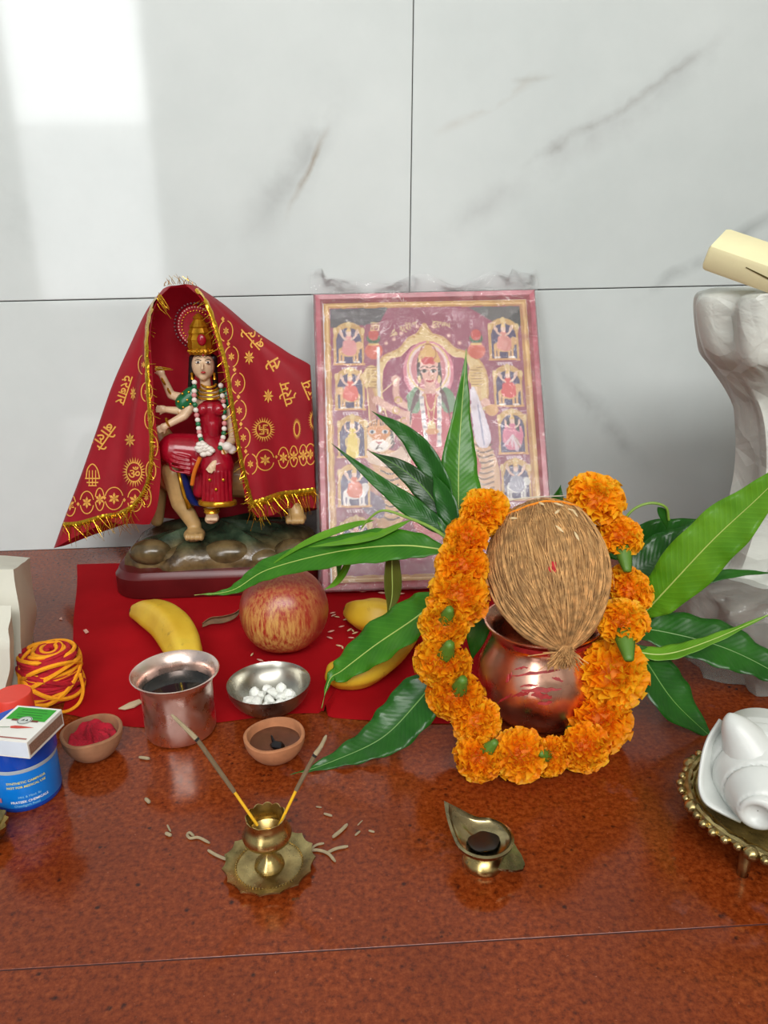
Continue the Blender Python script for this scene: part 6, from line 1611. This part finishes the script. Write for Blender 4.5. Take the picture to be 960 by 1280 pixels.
# flower garland of alternating white and green beads
def beads(pts, n_, r_):
    C = V3(cr(pts, n_))
    for j, q_ in enumerate(C): MB().ball(q_, (r_*k, r_*k*0.8, r_*k), nu=6, nv=8).build('garland_bead', (M_FWHT, M_FGREEN, fp('figurine_pink', (206, 130, 130), 0.4))[(0, 1, 0, 2)[j % 4]], fig)
beads([F(243, 478, -0.012), F(243, 500, -0.020), F(247, 525, -0.022), F(250, 545, -0.026), F(256, 562, -0.034)], 17, 3.3)
beads([F(276, 482, -0.010), F(280, 510, -0.016), F(280, 540, -0.020), F(275, 560, -0.028)], 14, 3.3)
m = MB()
for j in range(14): m.ball(F(254+random.Random(j).uniform(-9, 11), 560+random.Random(j+40).uniform(-5, 8), -0.036), (5*k, 4*k, 3.6*k), nu=6, nv=8)
m.build('flower_cluster', M_FWHT, fig)
m = MB(); m.ball(F(284, 558, -0.026), (7*k, 6*k, 6*k)); m.ball(F(290, 562, -0.024), (6*k, 5*k, 6*k)); blend(m, 'shawl_knot', M_FWHT, 0.0012)
# skirt: bent knee to one side, hanging leg in front, with carved folds
m = MB()
m.capsule(F(256, 566, -0.006), F(219, 562, -0.010), 24*k, 21*k, 24); m.capsule(F(219, 562, -0.010), F(240, 582, -0.020), 20*k, 14*k, 20)
m.capsule(F(262, 560, -0.008), F(272, 582, -0.022), 24*k, 21*k, 24); m.capsule(F(272, 582, -0.022), F(272, 616, -0.022), 20*k, 19*k, 24)
m.capsule(F(252, 592, -0.014), F(250, 614, -0.014), 9*k, 9*k)
for j in range(8): m.capsule(F(255+j*4.6, 590, -0.040+0.0006*(j-3.5)**2), F(254+j*5.0, 628, -0.040+0.0007*(j-3.5)**2), 1.6*k, 2.4*k, 8)
for j in range(5): m.tube(V3(cr([F(204+j*2, 556+j*6, -0.018-0.001*j), F(216, 566+j*5.5, -0.0275-0.001*j), F(238, 572+j*5, -0.030-0.001*j)], 9)), 1.5*k, 7)
blend(m, 'skirt', M_FRED, 0.0011, smooth=2)
pts = [F(272+22*math.sin(a), 628+3*math.cos(a), -0.024-0.020*math.cos(a)) for a in np.linspace(-2.2, 2.2, 25)]
MB().tube(pts, 2.8*k, 8, flat=1.3).build('skirt_hem', M_FGOLD, fig)
MB().tube(V3(cr([F(250, 572, -0.036), F(243, 590, -0.034), F(240, 606, -0.032)], 9)), 2.6*k, 8).build('sash', fp('figurine_orange', (206, 110, 30), 0.3), fig)
MB().lathe(F(265, 637, -0.022), [(9*k, -4*k), (10.5*k, -2*k), (9.5*k, 0), (10.5*k, 2*k), (9*k, 4*k)], 20).build('anklet', M_FGOLD, fig)
for x, y in ((262, 600), (279, 600), (270, 612)): MB().ball(F(x, y, -0.043), (2*k, 1.2*k, 2*k), nu=5, nv=6).build('skirt_dot', M_FGOLD, fig)

# ================================================================== VEIL DRAPED OVER THE FIGURINE
Yv = YS
rowsp = [ # Linner, Lmid, Louter, backL, backR, Router, Rmid, Rinner   (px, py, y)
 [(213, 358, Yv-0.012), (208, 359, Yv-0.004), (204, 361, Yv+0.012), (214, 357, Yv+0.03), (236, 357, Yv+0.03), (247, 358, Yv+0.012), (240, 356, Yv-0.006), (231, 355, Yv-0.012)],
 [(196, 378, Yv-0.024), (192, 382, Yv-0.012), (184, 388, Yv+0.014), (205, 385, Yv+0.045), (255, 383, Yv+0.045), (280, 381, Yv+0.018), (266, 378, Yv-0.010), (253, 377, Yv-0.026)],
 [(188, 415, Yv-0.030), (182, 425, Yv-0.016), (163, 432, Yv+0.016), (200, 430, Yv+0.05), (270, 425, Yv+0.05), (318, 414, Yv+0.020), (296, 412, Yv-0.006), (266, 416, Yv-0.032)],
 [(190, 460, Yv-0.034), (172, 472, Yv-0.014), (141, 482, Yv+0.018), (195, 480, Yv+0.052), (280, 475, Yv+0.052), (356, 441, Yv+0.022), (326, 446, Yv-0.006), (279, 466, Yv-0.036)],
 [(193, 520, Yv-0.038), (160, 530, Yv-0.012), (121, 540, Yv+0.020), (190, 540, Yv+0.054), (290, 535, Yv+0.054), (402, 474, Yv+0.024), (348, 496, Yv-0.006), (288, 520, Yv-0.040)],
 [(200, 580, Yv-0.038), (152, 588, Yv-0.012), (101, 596, Yv+0.020), (185, 590, Yv+0.056), (300, 590, Yv+0.056), (408, 545, Yv+0.024), (358, 555, Yv-0.008), (298, 576, Yv-0.044)],
 [(196, 632, Yv-0.032), (140, 636, Yv-0.012), (82, 645, Yv+0.020), (180, 630, Yv+0.056), (305, 630, Yv+0.056), (410, 612, Yv+0.022), (362, 614, Yv-0.012), (308, 628, Yv-0.046)],
 [(186, 657, Yv-0.026), (132, 655, Yv-0.012), (67, 687, Yv+0.020), (178, 650, Yv+0.056), (306, 650, Yv+0.056), (410, 634, Yv+0.022), (364, 636, Yv-0.014), (322, 648, Yv-0.046)]]
S = crs([[PY(*c_) for c_ in r_] for r_ in rowsp], 90, 160)
for i in range(90):
    for j in range(160):
        u, v_ = i/89, j/159
        S[i, j, 1] += (0.0045*u*math.sin(v_*44+1.2*u)+0.002*u*math.sin(v_*83+3*u))
        S[i, j, 0] = min(S[i, j, 0], BLp.x-0.0035); S[i, j, 1] = min(S[i, j, 1], WALL_Y-0.004); S[i, j, 2] = max(S[i, j, 2], 0.003)
veil = thing('veil', Vector((bcx, YS, 0.003)), 'red printed veil with gold tinsel edging draped over the figurine', 'veil')
def veil_mat():
    t = NT('red_veil_fabric'); v = t.coord()
    w1 = t.n('ShaderNodeTexWave'); w1.inputs['Scale'].default_value = 700; t.l(v, w1.inputs['Vector'])
    base = t.ramp(t.noise(v, 16, 4), [(0.3, lin((158, 14, 32))), (0.7, lin((184, 26, 44)))])
    t.l(base, t.b.inputs['Base Color']); t.set(Roughness=0.5); t.bump(w1.outputs['Fac'], 0.1, 0.0002)
    tl_ = t.n('ShaderNodeBsdfTranslucent'); t.l(base, tl_.inputs[0]); ms = t.n('ShaderNodeMixShader'); ms.inputs[0].default_value = 0.3
    t.l(t.b.outputs[0], ms.inputs[1]); t.l(tl_.outputs[0], ms.inputs[2]); t.l(ms.outputs[0], t.out.inputs['Surface']); return t.m
m = MB(); G_ = [[Vector(q_) for q_ in r_] for r_ in S]; m.grid(G_)
m.f.append(tuple(range(160))); m.mi.append(0)                      # closed at the crown
vo_ = m.build('fabric', veil_mat(), veil)
_vb = BVHTree.FromPolygons([Vector(q_) for r_ in S for q_ in r_], [(i*160+j, i*160+j+1, (i+1)*160+j+1, (i+1)*160+j) for i in range(89) for j in range(159)])
def vhit(px, py, lift=0.0006):
    d = ray(px, py).normalized(); h = _vb.ray_cast(CAM, d)
    if not h[0]: return None
    n_ = h[1] if h[1].dot(d) < 0 else -h[1]; return h[0]+n_*lift
M_PRINT = plain('gold_screen_print', (226, 164, 72), 0.45, var=0.12, vscale=300)
M_TINS = plain('gold_tinsel', (214, 168, 44), 0.22, metal=0.9, var=0.3, vscale=400)
class Motif:
    def __init__(s): s.m = MB(); s.ok = 0
    def poly(s, pts):
        P = [vhit(x, y) for x, y in pts]
        if any(q_ is None for q_ in P): return
        c_ = P[0]
        if max((q_-c_).length for q_ in P) > 0.05: return
        s.m.add(P, [tuple(range(len(P)))]); s.ok += 1
    def stroke(s, pts, w, n=None):
        C = cr(pts, n or max(6, 4*len(pts))) if len(pts) > 2 else np.array(pts, float)
        for a, b in zip(C[:-1], C[1:]):
            d = b-a; L = math.hypot(*d); 
            if L < 1e-6: continue
            nx, ny = -d[1]/L*w/2, d[0]/L*w/2; e = d/L*w*0.2
            s.poly([(a[0]+nx-e[0], a[1]+ny-e[1]), (b[0]+nx+e[0], b[1]+ny+e[1]), (b[0]-nx+e[0], b[1]-ny+e[1]), (a[0]-nx-e[0], a[1]-ny-e[1])])
    def text(s, txt, x, y, size, rot, flip=False):
        Vt, Ft = text2d(txt, 0.012); ca, sa = math.cos(rot), math.sin(rot)
        for f in Ft: s.poly([(x+size*(Vt[i][0]*ca+Vt[i][1]*sa), y+size*(Vt[i][0]*sa-Vt[i][1]*ca)) for i in f])
    def star(s, x, y, r, n=6, sx=1.0, rot=0.0):
        for j in range(n):
            a = rot+2*math.pi*j/n; p1 = (x+sx*r*math.cos(a), y+r*math.sin(a)); w = math.pi/n*0.75
            s.poly([(x, y), (x+sx*r*0.6*math.cos(a-w), y+r*0.6*math.sin(a-w)), p1, (x+sx*r*0.6*math.cos(a+w), y+r*0.6*math.sin(a+w))])
    def arc(s, x, y, rx, ry, a0, a1, w=1.3): s.stroke([(x+rx*math.cos(math.radians(a)), y+ry*math.sin(math.radians(a))) for a in np.linspace(a0, a1, 9)], w, 14)
    def done(s, name):
        if s.ok: return s.m.build(name, M_PRINT, vo_, smooth=False)
def medallion(x, y, rx, ry, vertical):
    q_ = Motif(); q_.star(x, y, min(rx, ry)*0.62 if vertical else ry*0.55, 6, 0.8 if rx < 9 else 1.0, math.pi/2)
    if vertical: q_.arc(x, y, rx, ry, -75, 75); q_.arc(x, y, rx, ry, 105, 255)
    else: q_.arc(x, y, rx, ry, 195, 345); q_.arc(x, y, rx, ry, 15, 165)
    q_.done('printed_medallion')
def diamond(x, y, r=2.4): q_ = Motif(); q_.poly([(x, y-r*1.3), (x+r, y), (x, y+r*1.3), (x-r, y)]); q_.done('printed_diamond')
for x, y in ((282, 414), (289, 446), (297, 479), (299, 513), (304, 547), (313, 580)): medallion(x, y, 8.5, 13, True)
for x, y in ((285, 430), (293, 462), (298, 496), (301, 530), (307, 564), (278, 399)): diamond(x, y)
for x, rx in ((331, 11), (354, 6.5), (367, 5), (379, 5), (388, 6)): medallion(x, 575-(x-331)*0.13, rx, 13, False)
for x in (345, 361, 374): diamond(x, 571, 1.8)
for x, y, rx in ((88, 631, 7), (109, 628, 8.5), (125, 624, 5.5), (143, 623, 11.5), (169, 625, 9)): medallion(x, y, rx, 14, False)
for x, y in ((98, 630), (131, 622), (156, 625)): diamond(x, y, 2)
for x, y, rx in ((180, 456, 6.5), (184, 490, 7), (187, 524, 5.5), (193, 558, 4.5), (189, 588, 6), (183, 622, 6)): medallion(x, y, rx, 12, True)
for x, y in ((311, 447), (335, 495), (163, 550), (167, 492)): q_ = Motif(); q_.star(x, y, 9, 8, 0.75 if x != 167 else 0.45); q_.done('printed_flower')
def sun(x, y, r, sx, inner, part=1.0):
    q_ = Motif()
    q_.stroke([(x+sx*r*0.66*math.cos(a), y+r*0.66*math.sin(a)) for a in np.linspace(0, 2*math.pi, 25)], 1.4, 40)
    for j in range(26):
        a = 2*math.pi*j/26; ca, sa = math.cos(a), math.sin(a); w = 0.085
        q_.poly([(x+sx*r*0.70*math.cos(a-w), y+r*0.70*math.sin(a-w)), (x+sx*r*1.06*ca, y+r*1.06*sa), (x+sx*r*0.70*math.cos(a+w), y+r*0.70*math.sin(a+w))])
    if inner == 'om': q_.text('ॐ', x, y, r*0.95, 0.0)
    elif inner == 'swastika':                                      # auspicious Hindu mark with four dots, as printed on the veil
        h = r*0.36; w = 2.0
        for a, b in (((-h, 0), (h, 0)), ((0, -h), (0, h)), ((0, -h), (h, -h)), ((h, 0), (h, h)), ((0, h), (-h, h)), ((-h, 0), (-h, -h))):
            q_.stroke([(x+a[0]*sx, y+a[1]), (x+b[0]*sx, y+b[1])], w)
        for dx, dy in ((-0.5, -0.5), (0.5, -0.5), (0.5, 0.5), (-0.5, 0.5)): q_.poly([(x+sx*h*dx+e[0], y+h*dy+e[1]) for e in ((-0.8, 0), (0, -0.8), (0.8, 0), (0, 0.8))])
    q_.done('printed_sun')
sun(329, 537, 15, 0.95, 'swastika'); sun(168, 590, 18, 0.78, 'om'); sun(393, 525, 15, 0.5, None); sun(371, 536, 13, 0.4, None)
for txt, x, y, sz, rot in (('बोलो', 315, 423, 19, 3.98), ('से', 341, 456, 22, 4.2), ('प्रेम', 359, 492, 19, 4.43), ('जय', 386, 487, 18, 4.3), ('बोलो', 132, 546, 20, -0.95+3.14), ('दरबार', 155, 487, 17, -1.25+3.14)):
    q_ = Motif(); q_.text(txt, x, y, sz, rot); q_.done('printed_word')
q_ = Motif(); x, y = 116, 594                                      # temple emblem
q_.stroke([(x-8, y+4), (x-6, y-8), (x, y-14), (x+6, y-8), (x+9, y+4)], 1.4); q_.stroke([(x-9, y+4), (x+9, y+4)], 1.6); q_.stroke([(x-7, y+9), (x+7, y+9)], 1.6); q_.stroke([(x-5, y+13), (x+5, y+13)], 1.4)
for dx in (-4, 0, 4): q_.stroke([(x+dx, y-6), (x+dx, y+12)], 1.2)
q_.done('printed_temple')
# gold tinsel edging and fringe
def trim(pxs, w, n=60, name='gold_trim'):
    C = cr(pxs, n); rows = []
    for i, c_ in enumerate(C):
        d = C[min(i+1, n-1)]-C[max(i-1, 0)]; d = d/max(1e-6, math.hypot(*d)); nx, ny = -d[1], d[0]
        row = []
        for e in (-1, -0.4, 0.4, 1):
            h = vhit(c_[0]+nx*w/2*e, c_[1]+ny*w/2*e, 0.0010+(0.0008 if abs(e) < 0.5 else 0)+0.0005*math.sin(i*1.9+e*3))
            row.append(h)
        if all(row): rows.append(row)
    if len(rows) > 2: MB().grid(rows).build(name, M_TINS, veil)
    return [sum(r_, Vector())/4 for r_ in rows]
tl1 = trim([(203, 364), (190, 387), (184, 420), (185, 470), (188, 520), (190, 560), (187, 595), (178, 618), (165, 634)], 5.0)
tl2 = trim([(168, 632), (150, 642), (128, 646), (100, 654), (77, 656)], 6)
tl3 = trim([(245, 362), (260, 384), (272, 420), (283, 460), (289, 500), (295, 540), (302, 580), (310, 612), (316, 634)], 5.0)
tl4 = trim([(310, 632), (330, 626), (350, 619), (375, 616), (398, 613)], 9)
fr_ = MB(); rs = random.Random(17)
def tassel(p0, d, L, r=0.00035):
    q1_ = p0+d*L*0.5+Vector((rs.gauss(0, 0.0012), rs.gauss(0, 0.0008), 0)); q2_ = p0+d*L+Vector((rs.gauss(0, 0.002), rs.gauss(0, 0.001), 0))
    if q2_.z < 0.002: q2_.z = 0.002
    if q2_.y > WALL_Y-0.003: q2_.y = WALL_Y-0.003
    fr_.tube([p0, q1_, q2_], [r, r*0.9, r*0.5], 4)
for pts, base, L, nper in ((tl2, Vector((0.25, -0.15, -1)), 0.024, 1), (tl4, Vector((0.25, -0.2, -1)), 0.026, 1)):
    for q_ in pts:
        for _ in range(nper):
            d = (base+Vector((rs.gauss(0, 0.35), rs.gauss(0, 0.2), rs.gauss(0, 0.1)))).normalized(); tassel(q_+Vector((0, -0.0012, 0)), d, L*rs.uniform(0.5, 1.2))
for pts, sgn in ((tl1, 1), (tl3, -1)):
    for q_ in pts[4:]:
        d = Vector((sgn*rs.uniform(0.4, 1), -0.4, rs.uniform(-0.9, 0.1))).normalized(); tassel(q_+Vector((0, -0.0012, 0)), d, 0.009*rs.uniform(0.5, 1.4))
for j in range(18):                                                 # crest of fringe over the crown
    q_ = PY(205+j*2.4, 358-3*math.sin(j/17*math.pi), Yv-0.010); d = Vector((rs.gauss(0, 0.6), -0.2, 1)).normalized(); tassel(q_, d, 0.009*rs.uniform(0.4, 1.2))
for j in range(12):
    q_ = PY(196+rs.uniform(0, 6), 372+rs.uniform(-8, 8), Yv-0.026); d = Vector((0.5, -0.4, -0.8)).normalized(); tassel(q_, d, 0.022*rs.uniform(0.4, 1.1))
for j in range(6):
    q_ = PY(194, 458+j, Yv-0.036); d = Vector((1, -0.3, -0.15+0.04*j)).normalized(); tassel(q_, d, 0.020*rs.uniform(0.5, 1.1))
fr_.build('gold_fringe', M_TINS, veil, kind='stuff')
